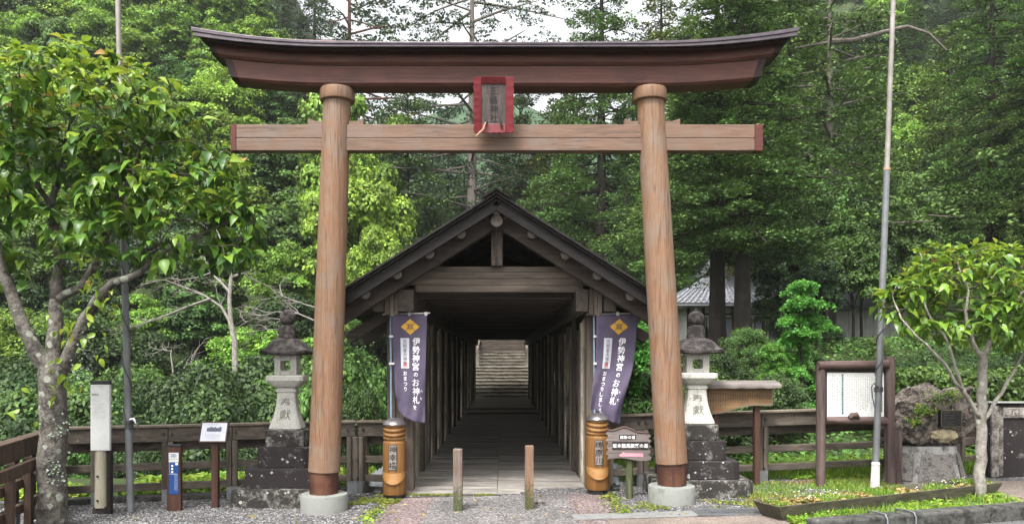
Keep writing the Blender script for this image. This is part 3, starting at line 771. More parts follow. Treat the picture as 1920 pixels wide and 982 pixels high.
    for xm in (-1.445, 1.17):                                # board packs between the beam ends
        m = MB()
        for k in range(3):
            m.box(xm - 0.085 + k * 0.06, xm - 0.03 + k * 0.06, 9.58 + 0.005 * k, 9.8, 2.36, 2.69)
        m.build('filler_boards', M['post_z'], root, bevel=0.004)
    # front posts made of upright boards
    for x0, x1 in ((-1.545, -1.195), (1.085, 1.445)):
        m = MB(); n = 3; wv = (x1 - x0) / n
        for k in range(n): m.box(x0 + k * wv + 0.003, x0 + (k + 1) * wv - 0.003, 9.84 + 0.008 * (k % 2), 10.1, -0.12, 2.40)
        m.build('front_post', M['post_z'], root, bevel=0.006)
    # inner posts
    for k in range(12):
        for sgn in (-1, 1):
            y = 11.6 + k * 1.9
            m = MB(); x = BX + sgn * 1.175
            m.box(x - 0.03, x + 0.03, y - 0.10, y + 0.10, -0.1, 2.40)
            m.build('post', M['dark_z'], root, bevel=0.008)
    for sgn in (-1, 1):                                       # plank walls, boards of uneven width and lean
        m = MB(); y = 10.12
        while y < 32.9:
            wv = rng.uniform(0.15, 0.27); x = BX + sgn * (1.225 + rng.choice((-0.05, -0.03, 0.0, 0.03, 0.045))); l = rng.uniform(-0.05, 0.05)
            y2 = y + wv
            vs = []; tp_ = rng.choice((2.24, 2.30, 2.34, 2.39))
            for xx in (x - 0.014, x + 0.014):
                vs += [(xx, y, -0.35), (xx, y2, -0.35), (xx, y2 + l * 0.3, tp_), (xx, y + l * 0.3, tp_)]
            m.add(vs, [(0, 1, 2, 3), (7, 6, 5, 4), (0, 4, 5, 1), (1, 5, 6, 2), (2, 6, 7, 3), (3, 7, 4, 0)])
            y = y2 + rng.choice((0.004, 0.01, 0.03, 0.05))
        m.build('plank_wall', M['plank'], root)
        m = MB(); x = BX + sgn * 1.32; m.box(x - 0.05, x + 0.05, 10.2, 32.9, 1.0, 1.12); m.box(x - 0.05, x + 0.05, 10.2, 32.9, 2.1, 2.2); m.build('wall_rail', M['dark_y'], root)
    # ceiling joists
    for k in range(38):
        y = 9.95 + k * 0.61
        m = MB(); m.box(BX - 1.25, BX + 1.22, y, y + 0.15, 2.60 + 0.01 * (k % 3), 2.73); m.build('ceiling_joist', M['dark_x'], root, bevel=0.008)
    m = MB()
    for k in range(13): m.box(BX - 1.2 + k * 0.19, BX - 1.2 + k * 0.19 + 0.182, 9.9, 33.0, 2.735, 2.755)
    m.build('ceiling_boards', M['dark_y'], root)
    # floor
    m = MB(); y = 9.67; 
    while y < 33.2:
        wv = 0.118
        up = 0.0
        for x0, x1 in ((BX - 1.19, BX - 0.004), (BX + 0.004, BX + 1.19)):
            m.box(x0, x1, y, y + wv - 0.005, -0.0, 0.06 + rng.uniform(-0.003, 0.003))
        y += wv
    m.build('floor', M['floor'], root)
    for y in (23.5, 25.6):
        m = MB(); m.box(BX - 1.15, BX + 1.15, y, y + 0.2, 0.062, 0.10); m.build('cross_batten', M['grey_x'], root, bevel=0.006)
    m = MB()
    for x in (-1.15, -0.4, 0.35, 1.1): m.box(BX + x - 0.12, BX + x + 0.12, 9.75, 33.1, -0.5, -0.01)
    m.build('girder', M['dark_y'], root)
    # far gable boards
    m = MB(); m.box(-1.4, 1.25, 33.15, 33.22, 2.66, 3.0); m.build('tie_beam', M['grey_x'], root)
    m = MB()
    for x0, x1 in ((-1.5, -1.26), (1.08, 1.32)): m.box(x0, x1, 32.9, 33.1, -0.1, 2.4)
    m.build('far_post', M['post_z'], root, bevel=0.006)
bridge()

# stone steps rising beyond the bridge
def stairs():
    root = thing('stone_stairs', 'broad stone steps rising beyond the far end of the covered bridge', 'stairs', (BX, 34.5, 0))
    m = MB(); y = 34.2; z = 0.0; rng = random.Random(5)
    m.box(BX - 2.6, BX + 2.6, 33.1, y, -0.3, 0.03)
    for k in range(9):
        m.box(BX - 2.6, BX + 2.6, y + 0.035, y + 0.5, -0.2, z + 0.10); m.box(BX - 2.6, BX + 2.6, y, y + 0.42, z + 0.101, z + 0.155); z += 0.155; y += 0.36
    m.box(BX - 2.6, BX + 2.6, y, y + 1.6, -0.2, z + 0.015); y += 1.6
    for k in range(5):
        m.box(BX - 1.6, BX + 1.6, y + .035, y + 0.5, 0.2, z + 0.10); m.box(BX - 1.6, BX + 1.6, y, y + 0.42, z + .101, z + 0.16); z += 0.16; y += 0.36
    m.build('step', M['stair'], root, bevel=0.02)
    for sgn in (-1, 1):
        m = MB(); m.box(BX + sgn * 1.25 - 0.08, BX + sgn * 1.25 + 0.08, 37.5, 37.7, 1.2, 2.4)
        m.bar((BX + sgn * 1.25, 37.6, 2.3), (BX + sgn * 1.25, 42.0, 2.95), 0.12, 0.14); m.build('handrail', M['stair'], root, bevel=0.02)
    m = MB()
    for k in range(6): m.box(BX - 1.5, BX + 1.5, y + 0.02 + k * 0.004, y + 0.06, z + k * 0.13, z + k * 0.13 + 0.12)
    m.build('back_wall', M['dark_x'], root, bevel=0.01)
stairs()

# ------------------------------------------------------------------ banners
def banner(px0, px1, label, crest_u, tail):
    y0 = 9.66
    x0 = (px0 - CX) * y0 / FPX; Wc = 0.455 if not tail else 0.55
    zt = EYE - (590 - CY) * y0 / FPX; Hc = 1.40
    root = thing('shrine_banner', label, 'banner', (x0, y0, 0))
    ph = 0.4 if tail else 1.9
    def fn(u, v, lift=0.0):       # u 0..1 across, v 0..1 downwards
        wid = Wc * (1 - (0.24 if not tail else 0.13) * v ** 1.5)
        xl = x0 + (0.075 * v ** 1.6 if not tail else -0.07 * sm(0.35, 0.85, v) + 0.09 * sm(0.88, 1.0, v) * (1 - u))
        sag = 0.0 if not tail else -0.02 * u * v
        x = xl + u * wid - (0.05 * v if tail else 0) * u * 2
        y = y0 - 0.03 - 0.035 * math.sin(u * 5.2 + v * 4.0 + ph) * (0.25 + v) - 0.02 * math.sin(v * 9 + ph + u * 2) - 0.015 * math.sin(u * 14 + v * 11) * v
        z = zt - v * Hc + (0.07 * (1 - u) * sm(0.8, 1.0, v) if tail else 0.16 * sm(0.7, 1.0, v) * (1 - u) ** 2) + sag
        return Vector((x, y - lift, z))
    nu, nv = 26, 64
    m = MB()
    vs = [fn(i / nu, j / nv) for j in range(nv + 1) for i in range(nu + 1)]
    fs = [(j*(nu+1)+i, j*(nu+1)+i+1, (j+1)*(nu+1)+i+1, (j+1)*(nu+1)+i) for j in range(nv) for i in range(nu)]
    m.add(vs, fs); cloth = m.build('cloth', M['cloth'], root, smooth='all')
    sol = cloth.modifiers.new('thickness', 'SOLIDIFY'); sol.thickness = 0.002
    g = lambda u, v: fn(u / Wc, -v / Hc, 0.005)
    def subq(mm, a, b_, c_, d_, n=6):
        for i in range(n):
            for j in range(n):
                def q(s, t): return ((a[0]*(1-s)+b_[0]*s)*(1-t)+(d_[0]*(1-s)+c_[0]*s)*t, (a[1]*(1-s)+b_[1]*s)*(1-t)+(d_[1]*(1-s)+c_[1]*s)*t)
                mm.quad(*[g(*q(s / n, t / n)) for s, t in ((i, j), (i+1, j), (i+1, j+1), (i, j+1))])
    # four-petal lozenge crest
    cu, cv, a, h = crest_u * Wc, -0.155, 0.128, 0.105
    m = MB(); gp = 0.012
    for sx, sy in ((0, 1), (1, 0), (0, -1), (-1, 0)):
        c1 = (cu + sx * a / 2, cv + sy * h / 2)
        k = 0.46
        subq(m, (c1[0], c1[1] - h * k), (c1[0] + a * k, c1[1]), (c1[0], c1[1] + h * k), (c1[0] - a * k, c1[1]), 4)
    m.build('crest', M['gold'], cloth)
    g2 = lambda u, v: fn(u / Wc, -v / Hc, 0.008)
    m = MB()
    for k in range(24):
        t0, t1 = 2*math.pi*k/24, 2*math.pi*(k+1)/24
        pr = [g2(cu + r_ * math.cos(t) * 1.1, cv + r_ * math.sin(t)) for r_, t in ((0.018, t0), (0.025, t0), (0.025, t1), (0.018, t1))]
        m.quad(*pr)
    for k in range(8):
        t = 2*math.pi*k/8 + 0.39; d = Vector((math.cos(t), math.sin(t))); s_ = Vector((-d.y, d.x)) * 0.004
        pts = [(d * 0.025 + s_), (d * 0.047 + s_), (d * 0.047 - s_), (d * 0.025 - s_)]
        m.quad(*[g2(cu + p.x, cv + p.y) for p in pts])
    m.build('crest_mark', M['navy'], cloth)
    m = MB(); col = Wc * (0.70 if not tail else 0.66)
    put_text(m, '伊勢神宮', col, -0.345, 0.100, g, 0.006)
    put_text(m, 'の', col, -0.345 - 4 * 0.106, 0.065, g, 0.005)
    put_text(m, 'お神札', col, -0.345 - 5 * 0.106, 0.104, g, 0.006)
    put_text(m, 'ふだ', col + 0.078, -0.345 - 6 * 0.106, 0.035, g, 0.006, True, 2.9)
    c2 = Wc * (0.36 if not tail else 0.30)
    put_text(m, 'おまつりしましょう' if tail else 'おまつり', c2, -0.755, 0.062, g, 0.004)
    if not tail: put_text(m, 'を', col - 0.02, -0.345 - 8.1 * 0.106, 0.06, g, 0.008)
    m.build('lettering', M['white_ink'], cloth)
    m = MB(); subq(m, (c2 - 0.058, -0.69), (c2 + 0.058, -0.69), (c2 + 0.058, -0.30), (c2 - 0.058, -0.30), 10); lab = m.build('paper_slip', M['paper'], cloth)
    m = MB(); put_text(m, '天照皇大神宮', c2, -0.345, 0.052, g2, 0.004); m.build('lettering', M['grey_ink'], lab)
    m = MB()
    for i in range(3):
        for j in range(3):
            u_, v_ = c2 + (i - 1) * 0.02, -0.645 - (j - 1) * 0.02
            m.quad(*[g2(u_ + a_ * 0.007, v_ + b_ * 0.007) for a_, b_ in ((-1, -1), (1, -1), (1, 1), (-1, 1))])
    m.build('seal', M['red_ink'], lab)
    # pole and crossbar
    xp = x0 - 0.02
    m = MB(); m.tube([(xp + 0.01, y0 + 0.02, 0.06), (xp, y0 + 0.01, zt + 0.03)], 0.012, 8); m.build('banner_pole', M['bluepole'], root, smooth=True)
    m = MB(); m.tube([(x0 - 0.12, y0 - 0.01, zt + 0.005), (x0 + Wc + 0.04, y0 - 0.02, zt + 0.022)], 0.008, 8); m.build('crossbar', M['white'], root, smooth=True)
    m = MB()
    for u in (0.04, 0.5, 0.97):
        p = fn(u, 0); m.box(p.x - 0.018, p.x + 0.018, p.y - 0.012, p.y + 0.03, p.z - 0.012, p.z + 0.035)
    for v in (0.2, 0.45):
        p = fn(0.0, v); m.box(xp - 0.012, p.x + 0.014, y0 - 0.05, y0 - 0.02, p.z - 0.014, p.z + 0.014)
    m.build('fastener', M['white'], root, bevel=0.003)
banner(735, 790, 'narrow purple banner with white vertical lettering at the left bridge post', 0.52, False)
banner(1117, 1190, 'wider purple banner with white vertical lettering at the right bridge post', 0.55, True)

# carved wooden guide posts
def guide_post(x, y, label, text):
    zb = gz(x); r = 0.146
    root = thing('carved_post', label, 'carved post', (x, y, zb), 'carved posts at the bridge mouth')
    m = MB(); m.lathe([(0.125, 0), (0.13, 0.06)], 32, (x, y, zb)); m.build('base', M['black'], root, smooth=True)
    m = MB(); m.lathe([(r, 0.06), (r * 1.02, 0.07), (r * 1.02, 0.30), (r, 0.34), (r, 0.715), (r * 0.985, 0.725), (r * 0.92, 0.735), (r * 0.92, 0.755), (r * 0.97, 0.765)], 40, (x, y, zb))
    m.build('body', M['cypress'], root, smooth=True)
    # twisted rope carving
    m = MB(); n = 48; rings = []
    for i in range(31):
        z = 0.765 + 0.17 * i / 30; ring = []
        for k in range(n):
            t = 2 * math.pi * k / n
            rr = r * (0.94 + 0.045 * math.sin(2 * math.pi * (z * 17 - 0.55 * math.sin(t) * 1.0)) )
            ring.append((x + rr * math.cos(t), y + rr * math.sin(t), zb + z))
        rings.append(ring)
    m.loft(rings); m.build('rope_carving', M['cypress'], root, smooth='all')
    m = MB(); m.lathe([(r * 1.02, 0.935), (r * 1.03, 0.95), (r * 0.86, 0.985), (r * 0.5, 1.015), (0.02, 1.025)], 36, (x, y, zb)); m.build('cap', M['cap'], root, smooth=True)
    # sloping cut face with a curved lower edge
    m = MB(); n = 24; rings = []
    for i in range(n + 1):
        a = -1 + 2 * i / n; xx = a * r * 1.03
        top = 0.345 - 0.02 * (1 - a * a) + 0.01 ; bot = 0.33 - 0.13 * math.sqrt(max(0, 1 - a * a))
        yf = -math.sqrt(max(0.0, (r * 1.03) ** 2 - xx * xx))
        rings.append([(x + xx, y + yf * 0.99 - 0.000, zb + top), (x + xx, y + yf * 1.02 - 0.022 * (1 - a * a) ** .5, zb + bot), (x + xx, y + yf * 0.6, zb + bot), (x + xx, y + yf * 0.6, zb + top)])
    m.loft(rings); m.build('carved_face', M['cypress_cut'], root, smooth=True)
    # name plate
    m = MB(); yp = y - r - 0.004
    m.box(x - 0.052, x + 0.052, yp, y - r * 0.7, zb + 0.375, zb + 0.695); pl = m.build('name_plate', M['black'], root, bevel=0.004)
    m = MB(); m.box(x - 0.045, x + 0.045, yp - 0.003, yp + 0.01, zb + 0.384, zb + 0.686); m.build('plate_face', M['plate_pale'], pl)
    m = MB(); put_text(m, text, x, zb + 0.635, 0.092, lambda u, v: Vector((u, yp - 0.006, v)), 0.008)
    m.build('lettering', M['ink'], pl)
    return root
guide_post(-1.40, 9.70 - 0.16, 'carved golden wooden post with name plate at left of the bridge mouth', '神幸橋')
guide_post(1.195, 9.70 - 0.16, 'carved golden wooden post with name plate beside the arrow sign', '梼原川')

# short square stumps
def stump(px0, px1, py, h, label, mat_top):
    g = ground((px0 + px1) / 2, py); x, y = g.x, g.y + 0.05; zb = gz(x); wv = (px1 - px0) * y / FPX * 0.95 / 2
    root = thing('wooden_bollard', label, 'bollard', (x, y, zb), 'bollards before the bridge')
    rng = random.Random(int(px0))
    def ring(z, k=1.0):
        pts = []
        for cx_, cy_ in ((-1, -1), (1, -1), (1, 1), (-1, 1)):
            for i in range(5):
                t = i / 5; nx, ny = {(-1, -1): (1, 0), (1, -1): (0, 1), (1, 1): (-1, 0), (-1, 1): (0, -1)}[(cx_, cy_)]
                j = 1 + 0.05 * mnoise.noise(Vector((cx_ * 3 + i, cy_ * 5, z * 2.0 + px0)))
                pts.append((x + (cx_ + nx * 2 * t) * wv * k * j, y + (cy_ + ny * 2 * t) * wv * k * j, zb + z))
        return pts
    m = MB(); m.loft([ring(-0.05 + (h + 0.04) * i / 16, 1.0) for i in range(17)] + [ring(h, 0.9)]); m.build('shaft', mat_top, root, bevel=0.004)
M['weath_brown'] = wood('brown_stump_wood', (0.085, 0.05, 0.032), (0.27, 0.17, 0.115), 'Z', 20, 0.85, (0.05, 0.025, 0.018), 0.55, 0.0, bmp=0.8)
def mossy(m):                       # moss creeping up a post from the ground, with a ragged upper edge
    t = m.node_tree; b = t.nodes["Principled BSDF"]; src = b.inputs['Base Color'].links[0].from_socket
    tc = nd(t, "ShaderNodeTexCoord"); sx = nd(t, "ShaderNodeSeparateXYZ"); t.links.new(tc.outputs['Object'], sx.inputs[0])
    n = nd(t, "ShaderNodeTexNoise", Scale=22.0, Detail=6.0); t.links.new(tc.outputs['Object'], n.inputs['Vector'])
    a = nd(t, "ShaderNodeMath", operation='MULTIPLY_ADD'); a.inputs[1].default_value = .55; t.links.new(n.outputs['Fac'], a.inputs[0]); t.links.new(sx.outputs['Z'], a.inputs[2])
    r = ramp(t, [(.42, (.85, .85, .85)), (.62, (0, 0, 0))]); t.links.new(a.outputs[0], r.inputs[0])
    n2 = nd(t, "ShaderNodeTexNoise", Scale=60.0, Detail=4.0); t.links.new(tc.outputs['Object'], n2.inputs['Vector'])
    r2 = ramp(t, [(.35, (.018, .022, .010)), (.6, (.055, .075, .02)), (.75, (.10, .10, .06))]); t.links.new(n2.outputs['Fac'], r2.inputs[0])
    t.links.new(mix(t, r.outputs[0], src, r2.outputs[0]), b.inputs['Base Color'])
mossy(M['weath']); mossy(M['weath_brown'])
stump(849, 867, 958, 0.715, 'grey weathered square wooden bollard with mossy foot before the bridge', M['weath'])
stump(984, 1001, 955, 0.735, 'reddish brown weathered square wooden bollard with mossy foot before the bridge', M['weath_brown'])
# ------------------------------------------------------------------ stone lanterns
def sq(cx_, cy_, z, hx, e=0.0, n=8, lift=0.0):         # rounded square ring; e 0 = square, 1 = circle; lift raises the corners
    pts = []
    N = n * 4
    for k in range(N):
        t = 2 * math.pi * (k + 0.5) / N
        c_, s_ = math.cos(t), math.sin(t)
        mx = max(abs(c_), abs(s_)); r = hx * ((1 - e) / mx + e)
        cor = min(abs(c_), abs(s_)) / mx
        pts.append((cx_ + r * c_, cy_ + r * s_, z + lift * cor ** 3))
    return pts
def lantern_mesh(root):
    x = y = 0
    m = MB(); m.loft([sq(0, 0, 0.0, .60), sq(0, 0, .235, .585)]); m.build('base_slab', M['granite_dark'], root, bevel=0.02)
    m = MB(); m.loft([sq(0, 0, .236, .455), sq(0, 0, .475, .45)]); m.build('plinth_stone', M['granite_black'], root, bevel=0.012)
    m = MB(); m.loft([sq(0, 0, .476, .32), sq(0, 0, .735, .315)]); m.build('plinth_stone', M['granite_black'], root, bevel=0.012)
    m = MB(); m.loft([sq(0, 0, .736, .245), sq(0, 0, .945, .24)]); m.build('plinth_stone', M['granite_dark'], root, bevel=0.012)
    prof = [(0.946, .19), (0.965, .205), (0.985, .2), (1.05, .178), (1.12, .155), (1.2, .137), (1.28, .124), (1.36, .116), (1.42, .113), (1.43, .128), (1.465, .13), (1.48, .115)]
    m = MB(); m.loft([sq(0, 0, z, h, 0.12) for z, h in prof]); ped = m.build('pedestal', M['granite'], root, smooth=True)
    f = lambda u, v: Vector((u, -(0.137 + 0.019 * ((1.24 - v) / 0.1)) - 0.002 if v < 1.24 else -(0.137 - 0.011 * ((v - 1.2) / 0.08)) - 0.004, v))
    def hw(v):
        for (z0, h0), (z1, h1) in zip(prof, prof[1:]):
            if z0 <= v <= z1: return h0 + (h1 - h0) * (v - z0) / (z1 - z0)
        return .12
    m = MB(); put_text(m, '奉', 0, 1.29, 0.125, lambda u, v: Vector((u, -hw(v) - 0.003, v)), 0.006); put_text(m, '獻', 0, 1.135, 0.135, lambda u, v: Vector((u, -hw(v) - 0.003, v)), 0.006)
    m.build('lettering', M['carving_shade'], ped)
    m = MB(); m.loft([sq(0, 0, 1.481, .12, .3), sq(0, 0, 1.50, .165, .2), sq(0, 0, 1.545, .205, .1), sq(0, 0, 1.57, .222, .02), sq(0, 0, 1.572, .232), sq(0, 0, 1.635, .232), sq(0, 0, 1.645, .2)])
    m.build('platform', M['granite'], root, bevel=0.005)
    m = MB(); h = .138; o = .062
    for sx in (-1, 1):
        for sy in (-1, 1): m.box(min(sx * h, sx * o), max(sx * h, sx * o), min(sy * h, sy * o), max(sy * h, sy * o), 1.646, 1.905)
    for sx in (-1, 1):
        m.box(min(sx * h, sx * .075), max(sx * h, sx * .075), -o + .002, o - .002, 1.647, 1.70); m.box(min(sx * h, sx * .075), max(sx * h, sx * .075), -o + .002, o - .002, 1.83, 1.904)
        m.box(-o + .002, o - .002, min(sx * h, sx * .075), max(sx * h, sx * .075), 1.647, 1.70); m.box(-o + .002, o - .002, min(sx * h, sx * .075), max(sx * h, sx * .075), 1.83, 1.904)
    for sx in (-1, 1):                                    # rounded corners of the openings
        for a in (-1, 1):
            for zc_ in (1.70, 1.83):
                k = 1 if zc_ < 1.75 else -1
                for ax in (0, 1):
                    p = [(a * (o - .001), zc_), (a * (o - .02), zc_), (a * (o - .001), zc_ + k * .02)]
                    if ax == 0: m.loft([[(u, sx * .078, z) for u, z in p], [(u, sx * (h - .002), z) for u, z in p]])
                    else: m.loft([[(sx * .078, u, z) for u, z in p], [(sx * (h - .002), u, z) for u, z in p]])
    m.build('fire_box', M['granite'], root, bevel=0.006)
    rr = [(1.902, .15, 0, 0), (1.903, .29, .6, .01), (1.912, .34, .6, .03), (1.938, .345, .6, .045), (1.958, .318, .6, .03), (1.985, .285, .6, .015), (2.02, .255, .62, .005), (2.06, .222, .65, 0), (2.09, .18, .7, 0), (2.112, .13, .7, 0), (2.122, .10, .7, 0)]
    m = MB(); m.loft([sq(0, 0, z, h_, e, 10, l) for z, h_, e, l in rr]); m.build('roof', M['roofstone'], root, smooth=True)
    m = MB(); m.lathe([(.115, 2.124), (.12, 2.14), (.11, 2.17), (.108, 2.24), (.095, 2.275), (.055, 2.29), (.05, 2.30), (.085, 2.325), (.1, 2.37), (.1, 2.41), (.082, 2.45), (.05, 2.475), (.028, 2.485), (.022, 2.51), (.004, 2.52)], 24)
    m.build('finial', M['roofstone'], root, smooth=True)
M['carving_shade'] = plain('carved_stone_shadow', (0.15, 0.142, 0.125), 0.9)  # shade of the carved strokes, put into the flat letters' colour
l1 = thing('stone_lantern', 'grey stone lantern on dark stepped plinth beside the small white info sign', 'stone lantern', (0, 0, 0), 'stone lanterns flanking the bridge')
lantern_mesh(l1)
l2 = copy_tree(l1)
l1.location = (-2.73, 9.42, -0.01); l1.scale = (1, 0.72, 0.975)
l2.location = (2.43, 9.45, gz(2.43) - 0.01); l2.scale = (1.03, 0.72, 0.925)
l2['label'] = 'grey stone lantern on dark stepped plinth in front of the curved brown board'

# ------------------------------------------------------------------ fences
def fence(p0, p1, posts, label, rails=(('top', .755, .935), ('rail', .40, .49), ('rail', .15, .24)), red=False, back=True, zoff=0.0):
    p0 = Vector((p0[0], p0[1], 0)); p1 = Vector((p1[0], p1[1], 0)); d = (p1 - p0).normalized(); nrm = Vector((d.y, -d.x, 0))
    if nrm.y > 0: nrm = -nrm
    root = thing('timber_fence', label, 'fence', (p0.x, p0.y, gz(p0.x) + zoff))
    def at(t, off, z):
        q = p0 + d * t + nrm * off; return Vector((q.x, q.y, gz(q.x) + z + zoff))
    Lf = (p1 - p0).length
    mx = M['fence_red'] if red else M['fence_x']; mz = M['fence_red'] if red else M['fence_z']
    cuts = [0] + [t * Lf for t in posts[1:-1]] + [Lf] if len(posts) > 2 else [0, Lf]
    for nm, z0, z1 in rails:
        for a, b_ in zip(cuts, cuts[1:]):
            m = MB(); off = 0.0
            m.bar(at(a + .003, off, (z0 + z1) / 2), at(b_ - .003, off, (z0 + z1) / 2), 0.07 if nm == 'rail' else 0.09, z1 - z0)
            m.build('top_rail' if nm == 'top' else 'rail', mx, root, bevel=0.008)
    m = MB(); m.bar(at(0, 0.01, .951), at(Lf, 0.01, .951), .15, .03); m.build('rail_cap', M['fence_top'] if not red else mx, root, bevel=0.006)
    if back:
        m = MB(); m.bar(at(0, -.13, .69), at(Lf, -.13, .69), .06, .12); m.build('rear_rail', mx, root, bevel=0.008)
    for t in posts:
        q = t * Lf
        m = MB()
        for s_ in (-1, 1):
            m.bar(at(q + s_ * .036, .07, .16), at(q + s_ * .036, .07, .752), .062, .075, nrm)
        m.bar(at(q, -.075, .0), at(q, -.075, .75), .10, .07, nrm)
        po = m.build('post', mz, root, bevel=0.006)
        m = MB(); m.bar(at(q, .065, -.02), at(q, .065, .172), .128, .085, nrm); m.build('metal_foot', M['steel'], po, bevel=0.004)
        for c_, r_ in ((at(q, .107, .20), .014), (at(q, .107, .45), .014), (at(q - .05, .043, .85), .017), (at(q + .05, .043, .85), .017)):
            m = MB(); m.tube([c_, c_ + nrm * .022], r_, 8); m.build('bolt', M['black'], po)
    return root
fence((-5.42, 9.12), (-2.0, 10.05), (0.12, 0.345, 0.56, 0.78, 0.985), 'weathered grey timber fence behind the white sign and the left lantern')
fence((-1.95, 10.06), (-1.5, 9.93), (0.08,), 'short weathered fence piece between left torii pillar and bridge')
fence((-4.45, 5.6), (-5.42, 9.0), [0.05 + 0.155 * k for k in range(7)], 'reddish brown timber fence at the left edge behind the lichened tree', red=True, rails=(('top', .755, .935), ('rail', .44, .54), ('rail', .18, .28)))
fence((1.36, 9.93), (2.02, 10.05), (0.72,), 'short weathered fence piece between the right carved post and lantern')
fence((2.1, 10.02), (7.4, 10.6), (0.05, 0.262, 0.62, 0.8, 0.95), 'long weathered timber fence behind the notice board and boulder', zoff=-0.01)

def corrugated(p, label):
    root = MB(); vs = []; fs = []; n = 40
    x0, x1, y0, y1, z0, z1 = p
    for i in range(n + 1):
        t = i / n; dz = 0.012 * math.sin(t * n * math.pi / 2)
        x = x0 + (x1 - x0) * t; zz = z0 + (z1 - z0) * t
        vs += [(x, y0, zz + dz - .12), (x, y1, zz + dz + 0.12)]
    fs = [(2*i, 2*i+2, 2*i+3, 2*i+1) for i in range(n)]
    root.add(vs, fs); o = root.build('corrugated_sheet', M['white_steel'], smooth='all'); tag(o, label, 'metal sheet')
    s_ = o.modifiers.new('thickness', 'SOLIDIFY'); s_.thickness = 0.002
M['white_steel'] = plain('pale_galvanised_sheet', (0.42, 0.44, 0.46), 0.5, 0.3, 0.1)
corrugated((-2.0, -1.52, 10.12, 10.75, -0.03, 0.26), 'pale corrugated metal sheet sloping behind the fence left of the bridge')
corrugated((1.42, 2.05, 10.12, 10.75, 0.26, -0.03), 'pale corrugated metal sheet sloping behind the arrow sign')
mb = MB(); mb.box(1.40, 1.5, 9.66, 9.85, 0.03, 0.14); tag(mb.build('dark_block', M['black'], bevel=.02), 'small dark block on the gravel beside the right carved post', 'block')
mb = MB(); mb.box(-1.70, -1.58, 9.68, 9.85, 0.0, 0.09); tag(mb.build('dark_block', M['black'], bevel=.02), 'small dark block on the gravel beside the left carved post', 'block')

# ------------------------------------------------------------------ signs on the left
def white_sign():
    y = 8.75; x0, x1 = -4.785, -4.565; d = 0.11
    root = thing('stele_sign', 'tall white sign panel on a pale log with dark edge boards', 'sign', ((x0 + x1) / 2, y, 0))
    m = MB(); m.tube([(-4.69, y - .03, 0.07), (-4.69, y - .03, 0.736)], [0.082, 0.078], 24); m.build('log_post', M['pale_log'], root, smooth=True)
    m = MB(); m.box(-4.612, -4.568, y - .09, y - .02, 0.0, .735); m.box(-4.775, -4.617, y - .09, y + .06, -0.01, .085); m.build('edge_board', M['rust_black'], root, bevel=.004)
    for z in (.16, .44):
        for x in (-4.70, -4.585): m = MB(); m.tube([(x, y - (.10 if x < -4.65 else .085), z), (x, y - (.125 if x < -4.65 else .105), z)], .012, 8); m.build('bolt', M['black'], root)
    m = MB(); m.box(x0, x1, y - .112, y - .07, .738, 1.50); pn = m.build('panel', M['white'], root, bevel=.004)
    m = MB(); m.box(x0 - .002, x1 + .002, y - .115, y - .066, 1.502, 1.545); m.build('top_cap', M['black'], root, bevel=.003)
    fn = lambda u, v: Vector((u, y - .114, v))
    m = MB(); put_text(m, '神幸橋', x0 + .055, 1.385, .026, fn, .012, False); m.build('lettering', M['grey_ink'], pn)
    m = MB(); rng = random.Random(4)
    marks(m, fn, x0 + .025, x0 + .14, 1.30, 1.345, 3, .011, rng, False, .8); marks(m, fn, x0 + .025, x1 - .02, 1.10, 1.285, 10, .010, rng, False, .95, .4)
    marks(m, fn, x0 + .02, x0 + .15, 1.47, 1.492, 1, .011, rng, False, .95, 0); marks(m, fn, x1 - .06, x1 - .01, .748, .758, 1, .009, rng, False, .9, 0)
    marks(m, fn, x0 + .025, x0 + .09, 1.355, 1.366, 1, .009, rng, False, .9, 0)
    m.build('small_print', M['grey_ink'], pn)
M['rust_black'] = wood('charred_board', (0.014, 0.011, 0.010), (0.04, 0.03, 0.026), 'Z', 15, 0.7)
white_sign()

